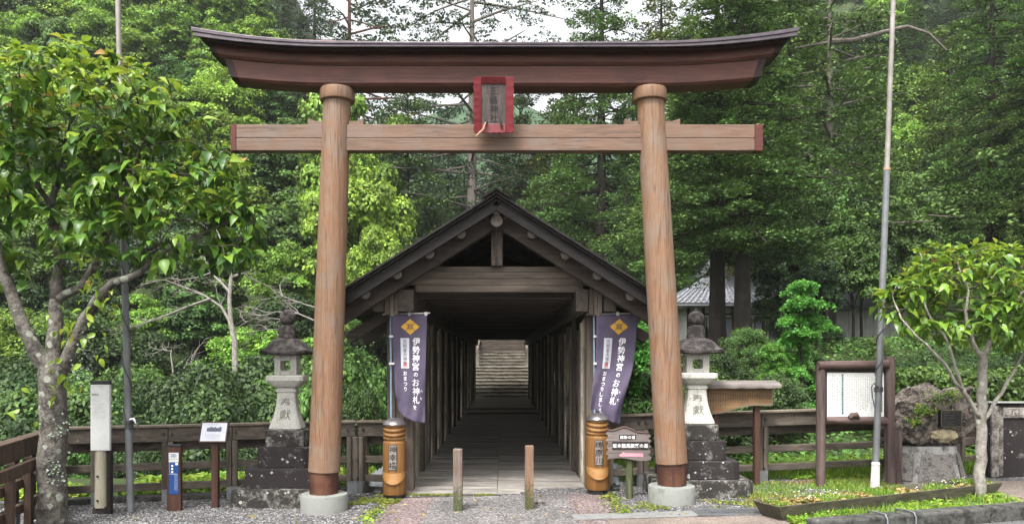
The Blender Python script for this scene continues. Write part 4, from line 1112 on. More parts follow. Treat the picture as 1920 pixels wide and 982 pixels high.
def blue_sign():
    y = 8.9; x0, x1 = -3.99, -3.825
    root = thing('low_marker_post', 'low brown marker post with a blue and white sign face', 'marker post', ((x0 + x1) / 2, y, 0))
    m = MB(); m.box(x0, x1, y - .07, y - .01, -.02, .755); m.build('post', M['brown_z'], root, bevel=.006)
    m = MB(); m.box(x0 - .003, x1 + .003, y - .074, y - .006, .757, .785); m.build('top_cap', M['black'], root, bevel=.004)
    m = MB(); m.box(x0 + .03, x1 - .022, y - .078, y - .071, .20, .575); bp = m.build('blue_panel', M['blue'], root, bevel=.002)
    m = MB(); m.box(x0 + .028, x1 - .02, y - .079, y - .071, .578, .69); wp = m.build('white_panel', M['white'], root, bevel=.002)
    xm = (x0 + x1) / 2 + .004
    m = MB(); yy = y - .081
    for cx_ in (-.014, .014):
        for k in range(20):
            t0, t1 = 2*math.pi*k/20, 2*math.pi*(k+1)/20
            m.quad(*[(xm + cx_ + r_ * math.cos(t) * 1.2, yy, .664 + r_ * math.sin(t) * .85) for r_, t in ((.010, t0), (.015, t0), (.015, t1), (.010, t1))])
    m.box(xm - .034, xm + .034, yy, yy + .001, .640, .646); m.build('emblem', M['blue'], wp)
    rng = random.Random(9); fn = lambda u, v: Vector((u, yy - .001, v))
    m = MB(); marks(m, fn, x0 + .036, x1 - .028, .602, .63, 1, .020, rng, False, 1, 0); m.build('small_print', M['grey_ink'], wp)
    m = MB(); marks(m, fn, x0 + .034, x0 + .05, .44, .57, 1, .013, rng, True, 1, 0)
    for k in range(3): m.box(x0 + .06, x0 + .082, yy, yy + .001, .525 - k * .037, .548 - k * .037)
    m.box(x1 - .058, x1 - .026, yy, yy + .001, .545, .572); m.box(x0 + .036, x1 - .03, yy, yy + .001, .438, .441)
    marks(m, fn, x1 - .07, x1 - .026, .22, .43, 4, .012, rng, True, 1, .15); m.build('small_print', M['white_ink'], bp)
blue_sign()

def info_sign():
    y = 9.06; xc_ = -3.5
    root = thing('info_sign', 'small white framed info board on a slim brown post', 'sign', (xc_, y, 0))
    m = MB(); m.box(xc_ - .04, xc_ + .04, y - .035, y + .035, -.02, .80); m.build('post', M['brown_z'], root, bevel=.005)
    a = Vector((1, 0, 0)); up = Vector((0, .35, .94)).normalized(); n = Vector((0, -.94, .35)).normalized(); c_ = Vector((xc_, y - .05, .915))
    def slab(w_, h_, d0, d1):
        return [c_ + a * (sx * w_ / 2) + up * (sy * h_ / 2) + n * d for d in (d0, d1) for sx, sy in ((-1, -1), (1, -1), (1, 1), (-1, 1))]
    F6 = [(0,3,2,1),(4,5,6,7),(0,1,5,4),(1,2,6,5),(2,3,7,6),(3,0,4,7)]
    m = MB(); m.add(slab(.335, .26, -.03, .006), F6); m.build('frame', M['brown_z'], root, bevel=.006)
    m = MB(); m.add(slab(.30, .225, .0, .009), F6); pn = m.build('panel', M['paper'], root)
    fn = lambda u, v: c_ + a * u + up * v + n * .011
    m = MB(); 
    for i in range(8):
        h_ = .02 + .018 * ((i * 37) % 5) / 5
        m.quad(fn(-.085 + i * .022, .005), fn(-.085 + i * .022 + .0215, .005), fn(-.085 + i * .022 + .0215, .03 + h_), fn(-.085 + i * .022, .03 + h_))
    m.build('printed_photo', M['photo'], pn)
    rng = random.Random(2)
    m = MB(); marks(m, fn, -.075, .075, .082, .1, 1, .014, rng, False, 1, 0); m2 = MB(); marks(m2, fn, -.10, .11, -.095, -.02, 5, .010, rng, False, .9, .2)
    m.build('small_print', M['grey_ink'], pn); m2.build('small_print', M['grey_ink'], pn)
info_sign()

def pole(pb, pt, y, label, band=None, foot=None):
    xb = (pb[0] - CX) * y / FPX; xt = (pt[0] - CX) * y / FPX; zt = EYE - (pt[1] - CY) * y / FPX + 1.2; zb = gz(xb)
    xt2 = xb + (xt - xb) * (zt / (zt - 1.2))
    root = thing('flag_pole', label, 'pole', (xb, y, zb))
    f = lambda z: Vector((xb + (xt2 - xb) * (z - zb) / (zt - zb), y, z))
    zm = 3.6 if band is None else band
    m = MB(); m.tube([f(zb - .02), f(zm)], [.040, .037], 16); m.build('lower_tube', M['pole'], root, smooth=True)
    m = MB(); m.tube([f(zm - .01), f(zt)], [.031, .027], 16); m.build('upper_tube', M['pole_top'], root, smooth=True)
    m = MB(); m.tube([f(zm - .02), f(zm + .012)], .040, 16); m.build('joint_ring', M['strap'], root, smooth=True)
    if foot:
        m = MB(); m.tube([f(zb - .02), f(zb + foot)], [.058, .05], 8); m.tube([f(zb + foot), f(zb + foot + .03)], [.056, .045], 8); m.build('white_foot', M['white_worn'], root, bevel=.003)
    return root, f
r_, f_ = pole((245, 960), (221, 0), 8.78, 'slender grey pole with wound rope standing behind the lichened tree')
m = MB(); pts = []
for k in range(60):
    z = 3.3 - 2.35 * k / 59; t = k * .42; c_ = f_(z); pts.append(c_ + Vector((.047 * math.cos(t), .047 * math.sin(t) - .008, 0)))
m.tube(pts, .008, 6)
for k in range(4): m.tube([f_(1.0 + k * .022) + Vector((.05 * math.cos(t), .05 * math.sin(t), .004 * math.sin(t * 2))) for t in np.linspace(0, 6.4, 18)], .009, 6)
m.tube([f_(1.05) + Vector(p) for p in ((.03, -.04, 0), (.09, -.06, .05), (.14, -.06, -.02), (.13, -.06, -.09))], .008, 6)
m.build('rope', M['cable'], r_, smooth=True)
m = MB(); m.tube([f_(1.07) + Vector(p) for p in ((.04, -.05, .02), (.09, -.06, .03), (.125, -.06, -.03))], [.012, .016, .006], 6); m.build('rope_end', M['white_ink'], r_, smooth=True)
r_, f_ = pole((1640, 915), (1675, 0), 9.25, 'slender grey pole with white foot leaning before the notice board', band=4.15, foot=.33)
m = MB()
for k in range(3): m.tube([f_(1.40 + k * .022) + Vector((.048 * math.cos(t), .048 * math.sin(t), .006 * math.sin(t * 2))) for t in np.linspace(0, 6.4, 18)], .008, 6)
m.tube([f_(1.43) + Vector(p) for p in ((-.03, -.045, .02), (-.08, -.05, .07), (-.11, -.05, .02), (-.1, -.05, -.1), (-.07, -.05, -.24))], .007, 6)
pts = [f_(1.45 + .9 * k / 40) + Vector((.044 * math.cos(k * .35), .044 * math.sin(k * .35), 0)) for k in range(41)]; m.tube(pts, .007, 6)
m.build('rope', M['cable'], r_, smooth=True)

# ------------------------------------------------------------------ signs on the right
def arrow_sign():
    y = 9.15; xc_ = 1.53
    root = thing('arrow_sign', 'small rustic wooden direction sign with pink arrow and white lettering', 'sign', (xc_, y, gz(xc_)))
    m = MB(); m.tube([(xc_ + .005, y, 0.02), (xc_ + .01, y, .75)], .045, 10); m.build('post', M['mossy'], root, smooth=True)
    rng = random.Random(8)
    out = []
    for i in range(19): t = i / 18; out.append((-.27 + .50 * t, .27 - .03 * t + (.055 * max(0, 1 - abs(t - .42) / .3)) ))
    for k in range(12): t = k / 12; out.append((.245 + .022 * math.sin(k * 2.4), .23 - .30 * t))
    for i in range(12): t = i / 11; out.append((.255 - .53 * t, -.085 - .012 * math.sin(t * 7) + .02 * t))
    for k in range(1, 12): t = k / 12; out.append((-.275 + .020 * math.sin(k * 2.1), -.06 + .32 * t))
    out = [(u, v + .62) for u, v in out]
    m = MB(); zo = 0.03
    fr = [(xc_ + .05 * 0 + u, y - .075, v + zo) for u, v in out]; bk = [(p[0], y - .047, p[2]) for p in fr]
    m.loft([fr, bk]); bd = m.build('board', M['board_x'], root, bevel=.004)
    m = MB(); top = out[:19]
    m.tube([(xc_ + u, y - .07, v + zo + .008) for u, v in top], .014, 8); m.build('top_trim', M['rustic_x'], bd, smooth=True)
    fn = lambda u, v: Vector((xc_ + u, y - .0785, v + zo))
    m = MB(); m.box(xc_ - .13, xc_ + .075, y - .0775, y - .07, .785 + zo, .845 + zo); m.box(xc_ - .215, xc_ + .225, y - .0775, y - .07, .662 + zo, .765 + zo); lb = m.build('label_ground', M['rust_black'], bd)
    m = MB(); put_text(m, '維新の道', -.028, .815, .043, fn, .005, False); put_text(m, '坂本龍馬脱藩の道', .005, .713, .05, fn, .009, False); m.build('lettering', M['white_ink'], lb)
    m = MB(); v0 = .565
    pts = [(-.125, v0 + .04), (-.07, v0 + .075), (-.07, v0 + .06), (.16, v0 + .055), (.16, v0 + .015), (-.125, v0 + .02)]
    m.loft([[fn(u, v) for u, v in pts], [fn(u, v) + Vector((0, .006, 0)) for u, v in pts]]); m.build('arrow', M['pink'], bd)
M['board_x'] = wood('grey_sign_board', (0.075, 0.062, 0.058), (0.24, 0.205, 0.19), 'X', 13, 0.75, (0.08, 0.06, 0.055), 0.5, 0.0, bmp=0.7)
arrow_sign()

def curved_board():
    y = 9.78; x0, x1 = 2.58, 3.50
    root = thing('roofed_board', 'brown wooden board with curved lower edge and small log roof', 'sign board', ((x0 + x1) / 2, y, gz(3)))
    for x in (2.78, 3.32):
        m = MB(); m.box(x - .035, x + .035, y + .0, y + .09, gz(x) - .02, 1.35); m.build('post', M['brown_z'], root, bevel=.006)
    n = 30; zt = 1.42
    def bot(t): return 1.085 + .115 * sm(.12, .75, t)
    m = MB(); m.loft([[(x0 + (x1 - x0) * i / n, y - .055, bot(i / n)), (x0 + (x1 - x0) * i / n, y - .055, zt), (x0 + (x1 - x0) * i / n, y - .005, zt), (x0 + (x1 - x0) * i / n, y - .005, bot(i / n))] for i in range(n + 1)])
    bd = m.build('board', M['signwood'], root, bevel=.004)
    m = MB(); m.loft([[(x0 + (x1 - x0) * i / n, y - .059, bot(i / n) - .012), (x0 + (x1 - x0) * i / n, y - .059, bot(i / n) + .008), (x0 + (x1 - x0) * i / n, y + .001, bot(i / n) + .008), (x0 + (x1 - x0) * i / n, y + .001, bot(i / n) - .012)] for i in range(n + 1)])
    m.box(x1 - .016, x1 + .004, y - .06, y + .002, 1.21, zt); m.build('edge_trim', M['board_edge'], bd)
    rng = random.Random(6); m = MB()
    for c_ in range(27):
        u = x0 + .05 + c_ * (x1 - x0 - .09) / 26; b_ = bot((u - x0) / (x1 - x0)) + .03; t_ = 1.39
        marks(m, lambda a, b: Vector((a, y - .058, b)), u - .016, u + .016, b_, t_, 1, .024, rng, True, 1, .2)
    m.build('small_print', M['ink'], bd)
    m = MB(); rings = []
    for i in range(13):
        t = i / 12; x = x0 - .05 + (x1 - x0 + .13) * t; j = .006 * math.sin(i * 2.3)
        rings.append([(x, y - .17, 1.415 + j), (x, y - .17, 1.45 + j), (x, y - .08, 1.50), (x, y + .06, 1.515), (x, y + .1, 1.47), (x, y + .1, 1.43), (x, y, 1.43)])
    m.loft(rings); m.build('log_roof', M['log_roof'], root, bevel=.008)
M['board_edge'] = wood('pale_board_edge', (0.10, 0.08, 0.05), (0.19, 0.16, 0.105), 'X', 14, 0.7)
curved_board()

def rough_log(p0, p1, r, mat_, name, parent, seed=0, n=14, seg=9, flat=1.0):
    m = MB(); p0 = Vector(p0); p1 = Vector(p1); d = (p1 - p0).normalized()
    a = d.cross(Vector((0, 1, 0))); 
    if a.length < .1: a = d.cross(Vector((1, 0, 0)))
    a.normalize(); b_ = d.cross(a); rings = []
    for i in range(seg + 1):
        c_ = p0.lerp(p1, i / seg); ring = []
        for k in range(n):
            t = 2 * math.pi * k / n
            rr = r * (1 + .16 * mnoise.noise(Vector((math.cos(t) * 1.5 + seed, math.sin(t) * 1.5, i * .35 + seed * 3))))
            ring.append(c_ + (a * math.cos(t) + b_ * math.sin(t) * flat) * rr)
        rings.append(ring)
    m.loft(rings); return m.build(name, mat_, parent, smooth=True)

def notice_board():
    y = 9.62; g = gz(4.5)
    root = thing('notice_board', 'large white notice board framed by dark rustic logs', 'notice board', (4.5, y, g))
    rough_log((4.08, y, g - .05), (4.08, y, 1.70), .058, M['rustic'], 'log_post', root, 1)
    rough_log((4.97, y, g - .05), (4.97, y, 1.83), .066, M['rustic'], 'log_post', root, 2)
    rough_log((5.08, y + .06, g - .05), (5.08, y + .06, .86), .07, M['rustic'], 'short_log', root, 7)
    rough_log((4.03, y - .03, 1.715), (4.93, y - .03, 1.725), .055, M['rustic_x'], 'log_beam', root, 3, seg=14)
    rough_log((4.14, y - .01, 1.005), (4.93, y - .01, 1.0), .05, M['rustic_x'], 'log_beam', root, 4, seg=14)
    m = MB(); m.box(4.138, 4.905, y - .01, y + .03, 1.05, 1.67); m.build('backing', M['rust_black'], root)
    x0, x1, z0, z1 = 4.155, 4.885, 1.055, 1.62
    m = MB(); m.box(x0, x1, y - .02, y - .012, z0, z1); pn = m.build('panel', M['white'], root)
    fn = lambda u, v: Vector((u, y - .022, v)); rng = random.Random(12)
    m = MB()
    m.box(x1 - .05, x1 - .022, y - .0215, y - .018, z0 + .06, z1 - .02); m.box(x0 + .185, x0 + .21, y - .0215, y - .018, z0 + .03, z1 - .02)
    m.build('green_strip', M['greenband'], pn)
    m = MB(); marks(m, fn, x0 + .02, x0 + .18, z0 + .03, z1 - .03, 5, .026, rng, True, .93, .3); marks(m, fn, x0 + .225, x1 - .06, z0 + .05, z1 - .03, 19, .021, rng, True, 1, .22)
    m.build('small_print', M['ink'], pn)
    m = MB(); marks(m, lambda u, v: Vector((u, y - .0235, v)), x1 - .048, x1 - .024, z0 + .07, z1 - .03, 1, .024, rng, True, 1, 0); marks(m, lambda u, v: Vector((u, y - .0235, v)), x0 + .187, x0 + .208, z0 + .05, z1 - .03, 1, .022, rng, True, 1, 0); m.build('small_print', M['white_ink'], pn)
    m = MB(); m.tube([(4.43, y - .05, 1.04), (4.46, y - .055, 1.075), (4.51, y - .055, 1.08), (4.55, y - .05, 1.04)], [.03, .04, .04, .02], 10); m.build('knot', M['rustic_x'], root, smooth=True)
notice_board()

# ------------------------------------------------------------------ boulder monument, slab
def blob(c_, sx, sy, sz, seed, amp=.35, sub=5, flat=None, freq=1.6):
    bm = bmesh.new(); bmesh.ops.create_icosphere(bm, subdivisions=sub, radius=1.0)
    for v in bm.verts:
        p = v.co.copy()
        k = 1 + amp * mnoise.noise(p * freq + Vector((seed, 0, 0))) + amp * .55 * mnoise.noise(p * freq * 2.4 + Vector((0, seed, 0))) - amp * .5 * abs(mnoise.noise(p * freq * 4 + Vector((0, 0, seed)))) + amp * .16 * mnoise.noise(p * freq * 11)
        q = Vector((p.x * sx, p.y * sy, p.z * sz)) * k
        if flat is not None and q.y < -flat: q.y = -flat + (q.y + flat) * .12
        v.co = q + Vector(c_)
    vs = [tuple(v.co) for v in bm.verts]; fs = [tuple(x.index for x in f.verts) for f in bm.faces]; bm.free()
    return vs, fs
MOSS_AT = []
def monument():
    xm, ym = 5.60, 9.95; g = gz(xm)
    ped = thing('stone_pedestal', 'faceted stone pedestal with pale edge bands under the boulder', 'pedestal', (xm, ym, g), None)
    def hexr(z, a, b_): return [(xm + a * math.cos(t) , ym + b_ * math.sin(t), g + z) for t in [math.radians(q) for q in (-122, -58, 0, 58, 122, 180)]]
    m = MB(); m.loft([hexr(-.03, .56, .40), hexr(.40, .44, .34), hexr(.47, .43, .33)]); m.build('core', M['granite_pale'], ped, bevel=.01)
    m = MB()
    r0, r1 = hexr(.03, .562, .402), hexr(.385, .452, .348)
    for i in range(6):
        a, b_, c_, d_ = [Vector(q) for q in (r0[i], r0[(i + 1) % 6], r1[(i + 1) % 6], r1[i])]
        ctr = (a + b_ + c_ + d_) / 4; nrm = Vector((ctr.x - xm, ctr.y - ym, .1)).normalized() * .012
        def q(s, t): return (a.lerp(b_, s)).lerp(d_.lerp(c_, s), t)
        pts = [q(.04, .0), q(.90, .0), q(.86, .975), q(.08, .975)]
        m.loft([pts, [p + nrm for p in pts]])
    m.build('rough_panel', M['rough_panel'], ped, bevel=.004)
    rt = thing('boulder_monument', 'dark craggy boulder bearing a small bronze plate', 'boulder', (xm, ym, g + .46))
    m = MB(); v, f = blob((xm + .02, ym, g + .81), .58, .36, .43, 4.2, .34, 6, .27); v = [(x, y, z + (.24 * (x - xm) - .03) * min(1, max(0, (z - g - .46) / .16))) for x, y, z in v]; m.add(v, f); m.build('rock', M['boulder'], rt, smooth='all')
    rg = np.random.default_rng(5); Bm = [];
    for px, py, k, s_ in ((1735, 768, 150, 12), (1765, 745, 130, 14), (1715, 790, 90, 9), (1790, 735, 60, 10)):
        for _ in range(k): Bm.append(np.array(P(px + rg.normal() * s_, py + rg.normal() * s_ * .5, ym - .33 + .12 * rg.random())))
    MOSS_AT.append((rt, np.array(Bm)))
    m = MB(); v, f = blob((xm + .09, ym - .24, g + .62), .19, .08, .09, 7.7, .3, 4); m.add(v, f); m.build('quartz_patch', M['quartz'], rt, smooth='all')
    m = MB(); xa, za = xm + .02, g + .735; m.box(xa, xa + .27, ym - .345, ym - .22, za, za + .215); pl = m.build('bronze_plate', M['bronze'], rt, bevel=.005)
    m = MB(); 
    for (a, b_, c_, d_) in ((xa, xa + .27, za, za + .008), (xa, xa + .27, za + .207, za + .215), (xa, xa + .008, za, za + .215), (xa + .262, xa + .27, za, za + .215)): m.box(a, b_, ym - .351, ym - .345, c_, d_)
    rng = random.Random(3)
    marks(m, lambda u, v: Vector((u, ym - .347, v)), xa + .05, xa + .22, za + .02, za + .085, 4, .014, rng, False, .9, .3)
    marks(m, lambda u, v: Vector((u, ym - .347, v)), xa + .03, xa + .24, za + .10, za + .2, 3, .03, rng, False, .9, .1)
    m.build('raised_marks', M['brass'], pl)
    sl = thing('inscribed_slab', 'upright dark stone slab with a worn raised border', 'stone slab', (6.9, 10.05, gz(6.9)))
    g = gz(6.9); m = MB(); x0, x1 = 6.50, 7.42
    m.loft([[(x0, 9.98, g - .03), (x1, 9.98, g - .03), (x1, 10.2, g - .03), (x0, 10.2, g - .03)], [(x0 + .0, 9.98, g + .97), (x1, 9.98, g + .98), (x1, 10.2, g + .98), (x0, 10.2, g + .97)]]); m.build('slab', M['granite_black'], sl, bevel=.02)
    m = MB()
    m.box(x0 + .10, x0 + .16, 9.955, 9.985, g + .02, g + .83); m.box(x1 - .16, x1 - .10, 9.955, 9.985, g + .02, g + .83); m.box(x0 + .162, x1 - .162, 9.958, 9.985, g + .79, g + .93); m.box(x0, x0 + .1, 9.95, 9.985, g + .0, g + .95)
    m.build('border', M['slab_border'], sl, bevel=.008)
    m = MB(); marks(m, lambda u, v: Vector((u, 9.956, v)), x0 + .18, x1 - .18, g + .81, g + .91, 1, .09, random.Random(4), False, 1, 0); m.build('carved_marks', M['granite'], sl)
    m = MB(); m.box(x0 - .01, x1 + .01, 9.94, 10.22, g + .985, g + 1.0); m.build('top_edge', M['concrete'], sl, bevel=.006)
M['slab_border'] = stone('slab_border_stone', (0.24, 0.22, 0.20), (0.06, 0.05, 0.045), 0.55, scale=8, speck=0.3, bmp=.6)
M['granite_pale'] = stone('pale_granite_edge', (0.34, 0.33, 0.315), (0.07, 0.063, 0.058), 0.42, scale=7, speck=0.3)
monument()

# ------------------------------------------------------------------ planter
PL0, PL1 = Vector((2.88, 7.72, 0)), Vector((5.72, 8.72, 0))
def planter():
    d = (PL1 - PL0).normalized(); n = Vector((-d.y, d.x, 0)); L_ = (PL1 - PL0).length
    root = thing('wooden_planter', 'long low weathered trough planter along the kerb', 'planter', (PL0.x, PL0.y, gz(PL0.x)))
    def pt(t, o, z): q = PL0 + d * t + n * o; return Vector((q.x, q.y, gz(q.x) + z))
    h = .165
    def side(o0, o1, name, splits):
        for k in range(splits):
            m = MB(); a = L_ * k / splits + .002; b_ = L_ * (k + 1) / splits - .002
            ea = -.09 if k == 0 else 0; eb = .09 if k == splits - 1 else 0
            m.add([pt(a, o0, 0), pt(b_, o0, 0), pt(b_ + eb, o1, h), pt(a + ea, o1, h), pt(a, o0 + .025, 0), pt(b_, o0 + .025, 0), pt(b_ + eb, o1 + .025, h), pt(a + ea, o1 + .025, h)],
                  [(0,1,2,3),(7,6,5,4),(0,4,5,1),(1,5,6,2),(2,6,7,3),(3,7,4,0)])
            m.build(name, M['planterwood'], root, bevel=.004)
    side(0, -.05, 'front_board', 2); side(.30, .35, 'back_board', 2)
    for t, s_ in ((0, -1), (L_, 1)):
        m = MB(); e = s_ * .09
        m.add([pt(t, .027, 0), pt(t, .298, 0), pt(t + e, .348, h - .003), pt(t + e, -.023, h - .003), pt(t - s_ * .022, .027, 0), pt(t - s_ * .022, .298, 0), pt(t + e - s_ * .022, .348, h - .003), pt(t + e - s_ * .022, -.023, h - .003)],
              [(0,1,2,3),(7,6,5,4),(0,4,5,1),(1,5,6,2),(2,6,7,3),(3,7,4,0)])
        m.build('end_board', M['planterwood'], root, bevel=.004)
    m = MB(); m.add([pt(0, .0, .12), pt(L_, .0, .12), pt(L_, .32, .12), pt(0, .32, .12)], [(0, 1, 2, 3)]); m.build('soil', M['soil'], root)
M['planterwood'] = wood('planter_wood', (0.04, 0.037, 0.026), (0.135, 0.12, 0.085), 'X', 14, 0.8, (0.05, 0.06, 0.03), 0.5, 0.1, bmp=.5)
M['soil'] = plain('dark_soil', (0.05, 0.037, 0.026), 0.95, 0, .4, 40)
planter()

# ------------------------------------------------------------------ house and shrine fence beyond the right bank
def house():
    y0 = 30.0; zf = 1.7; x0, x1 = 7.4, 11.0
    root = thing('tiled_house', 'single-storey house with grey tiled hip and gable roof behind cedars', 'house', (9, y0, zf))
    m = MB(); m.box(x0, 18.5, y0, y0 + 8, zf - 1.5, 4.0); m.build('wall', M['plaster'], root)
    for k in range(6):
        m = MB(); x = x0 + .25 + k * .6; m.box(x, x + .5, y0 - .04, y0 - .002, zf + .3, zf + 1.75); w_ = m.build('window', M['house_wood'], root)
        m = MB(); m.box(x + .04, x + .46, y0 - .05, y0 - .042, zf + .35, zf + 1.7); m.build('pane', M['glass'], w_)
    m = MB()
    for k in range(7): m.box(x0 - .06 + k * .6, x0 + .06 + k * .6, y0 - .06, y0 - .003, zf - .8, 3.95)
    m.box(x0, x1, y0 - .07, y0 - .004, 3.55, 3.62); m.build('timber_frame', M['house_wood'], root)
    m = MB()
    for k in range(22): m.box(11.2 + k * .33, 11.2 + k * .33 + .312, y0 - .03, y0 - .002, zf - .5, 3.7)
    m.build('panel', M['plaster'], root)
    # lower hipped skirt and upper gable, rows of tile ridges kept in the roof mesh
    m = MB(); ze, zr = 3.95, 5.25
    xa, xb = x0 - .9, 11.9; ya, yb = y0 - 1.0, y0 + 9
    ring0 = [(xa, ya, ze), (xb, ya, ze), (xb, yb, ze), (xa, yb, ze)]
    ring1 = [(xa + 2.0, ya + 2.2, zr), (xb - 2.0, ya + 2.2, zr), (xb - 2.0, yb - 2.2, zr), (xa + 2.0, yb - 2.2, zr)]
    m.loft([[(p[0], p[1], p[2] - .1) for p in ring0], ring0, ring1])
    n = 24
    for k in range(n + 1):
        t = k / n; x = xa + (xb - xa) * t; xt = xa + 2 + (xb - xa - 4) * t
        m.tube([(x, ya - .02, ze + .03), (xt, ya + 2.2, zr + .03)], .05, 6)
    for k in range(9):
        t = k / 9; a_ = Vector((xa + 2 * t, ya + 2.2 * t, ze + (zr - ze) * t + .02)); b_ = Vector((xb - 2 * t, ya + 2.2 * t, ze + (zr - ze) * t + .02)); m.tube([a_, b_], .03, 5)
    m.build('roof', M['tile'], root, bevel=.01)
    m = MB(); m.add([(xa + 2.0, ya + 2.1, zr), (xb - 2.0, ya + 2.1, zr), ((xa + xb) / 2, ya + 2.1, zr + 1.0)], [(0, 1, 2)]); m.build('gable', M['gablewood'], root)
    m = MB()
    xm = (xa + xb) / 2
    for s_ in (-1, 1):
        e = (xb - xa) / 2 - 1.7
        m.loft([[(xm, ya + 1.8, zr + 1.05), (xm + s_ * e, ya + 1.8, zr - .05), (xm + s_ * e, ya + 1.8, zr + .07), (xm, ya + 1.8, zr + 1.2)], [(xm, yb, zr + 1.05), (xm + s_ * e, yb, zr - .05), (xm + s_ * e, yb, zr + .07), (xm, yb, zr + 1.2)]])
    m.tube([(xm, ya + 1.75, zr + 1.22), (xm, yb, zr + 1.22)], .12, 8); m.build('roof', M['tile'], root)
    m = MB(); m.loft([[(11.0, y0 - .5, 3.75), (19, y0 - .5, 3.75), (19, y0 - .5, 3.87), (11.0, y0 - .5, 3.87)], [(11.0, y0 + 4, 5.2), (19, y0 + 4, 5.2), (19, y0 + 4, 5.32), (11.0, y0 + 4, 5.32)]]); m.build('roof', M['tile'], root)
M['glass'] = plain('dim_window_pane', (0.22, 0.24, 0.26), 0.15)
M['gablewood'] = plain('gable_board', (0.33, 0.22, 0.17), 0.7)
house()
def shrine_fence():
    y = 26.0; x0, x1 = 6.9, 14.6
    root = thing('stone_picket_fence', 'row of dark stone pickets in front of the white house wall', 'stone fence', (x0, y, 1.6))
    m = MB(); k = 0; x = x0
    while x < x1:
        big = k % 7 == 0; h = .95 if big else .72; w_ = .13 if big else .085
        z = 1.25
        p = MB(); p.box(x - w_, x + w_, y - w_, y + w_, z, z + h); p.build('picket', M['picket'], root, bevel=.015)
        x += .36; k += 1
    m.box(x0, x1, y - .07, y + .07, 1.55, 1.67); m.box(x0 - .1, x1 + .1, y - .2, y + .2, .6, 1.28); m.build('base_stone', M['picket'], root, bevel=.01)
M['picket'] = stone('dark_picket_stone', (0.09, 0.085, 0.08), (0.03, 0.028, 0.026), .5, scale=5)
shrine_fence()
# ------------------------------------------------------------------ vegetation
def unit(a): return a / np.maximum(np.linalg.norm(a, axis=1, keepdims=True), 1e-9)

def kites(c, d, nrm, L, Wd, fold=0.12):
    """one folded kite-shaped leaf (quad) per centre"""
    d = unit(d); s = unit(np.cross(d, nrm)); n = np.cross(s, d)
    L = L[:, None]; Wd = Wd[:, None]
    b = c - d * L * 0.5; t = c + d * L * 0.5
    m = c + d * L * (-0.05)
    l = m - s * Wd * 0.5 + n * Wd * fold; r = m + s * Wd * 0.5 + n * Wd * fold
    v = np.stack([b, r, t, l], 1).reshape(-1, 3)
    f = np.arange(len(v)).reshape(-1, 4)
    return v, f

def rdirs(rng, n): return unit(rng.normal(size=(n, 3)))

def broad_crown(seed, H=6.0, Rr=2.2, z0=1.5, ncl=70, per=300, lf=0.15, rc=(0.42, 0.8)):
    rng = np.random.default_rng(seed)
    cz = (H + z0) / 2; rz = (H - z0) / 2
    dirs = rdirs(rng, ncl * 3); dirs = dirs[dirs[:, 2] > -0.55][:ncl]; ncl = len(dirs)
    lob = np.array([1 + 0.22 * mnoise.noise(Vector((d[0] * 1.6 + seed, d[1] * 1.6, d[2] * 1.6))) for d in dirs])
    rad = rng.uniform(0.5, 0.95, ncl) * lob
    cc = np.stack([dirs[:, 0] * Rr * rad, dirs[:, 1] * Rr * rad, cz + dirs[:, 2] * rz * rad], 1)
    cr = rng.uniform(rc[0], rc[1], ncl)
    k = np.repeat(np.arange(ncl), per)
    u = rdirs(rng, len(k)); u[:, 2] = np.where(u[:, 2] < -0.25, -u[:, 2], u[:, 2])
    sh = rng.uniform(0.72, 1.08, len(k)) 
    bmp = 1 + 0.18 * np.sin(u[:, 0] * 9 + k) * np.sin(u[:, 1] * 8 + k * 2.0)
    pos = cc[k] + u * (cr[k] * sh * bmp)[:, None] * np.array([1.0, 1.0, 0.68])
    nrm = unit(u + np.array([0, 0, 0.7]) + rng.normal(size=u.shape) * 0.45)
    tang = unit(np.cross(nrm, rng.normal(size=u.shape))) + u * 0.4 + np.array([0, 0, -0.25])
    L = rng.uniform(0.7, 1.25, len(k)) * lf; W_ = L * rng.uniform(0.55, 0.8, len(k))
    ctr = cc
    return kites(pos, tang, nrm, L, W_), ctr

def trunk_mb(H, r, ctrs, seed, crook=0.25, z_top=0.8, nl=12, lean=0.0):
    rng = random.Random(seed); m = MB(); pts = []; n = 9
    for i in range(n + 1):
        t = i / n
        pts.append(Vector((crook * mnoise.noise(Vector((t * 2.2, seed, 0))) * t * 2 + lean * t, crook * mnoise.noise(Vector((0, t * 2.2, seed))) * t * 2, H * z_top * t - 0.35 * (1 - t))))
    m.tube(pts, [r * (1 - 0.8 * (i / n)) * (1.35 if i == 0 else 1) for i in range(n + 1)], 9)
    idx = list(range(len(ctrs))); rng.shuffle(idx)
    for j in idx[:nl]:
        c_ = Vector(ctrs[j]); t = min(0.95, max(0.25, c_.z / H * rng.uniform(0.55, 0.85) / z_top)); a = pts[int(t * n)]
        mid = a.lerp(c_, 0.5) + Vector((rng.uniform(-.15, .15), rng.uniform(-.15, .15), 0.12)); rr = r * (1 - 0.8 * t) * 0.55
        m.tube([a, a.lerp(mid, .5) + Vector((0, 0, .04)), mid, c_], [rr, rr * .75, rr * .5, rr * .15], 6)
    return m

def mesh_of(m, name, mat):
    o = m.build(name, mat, smooth=True); me = o.data; bpy.data.objects.remove(o); return me

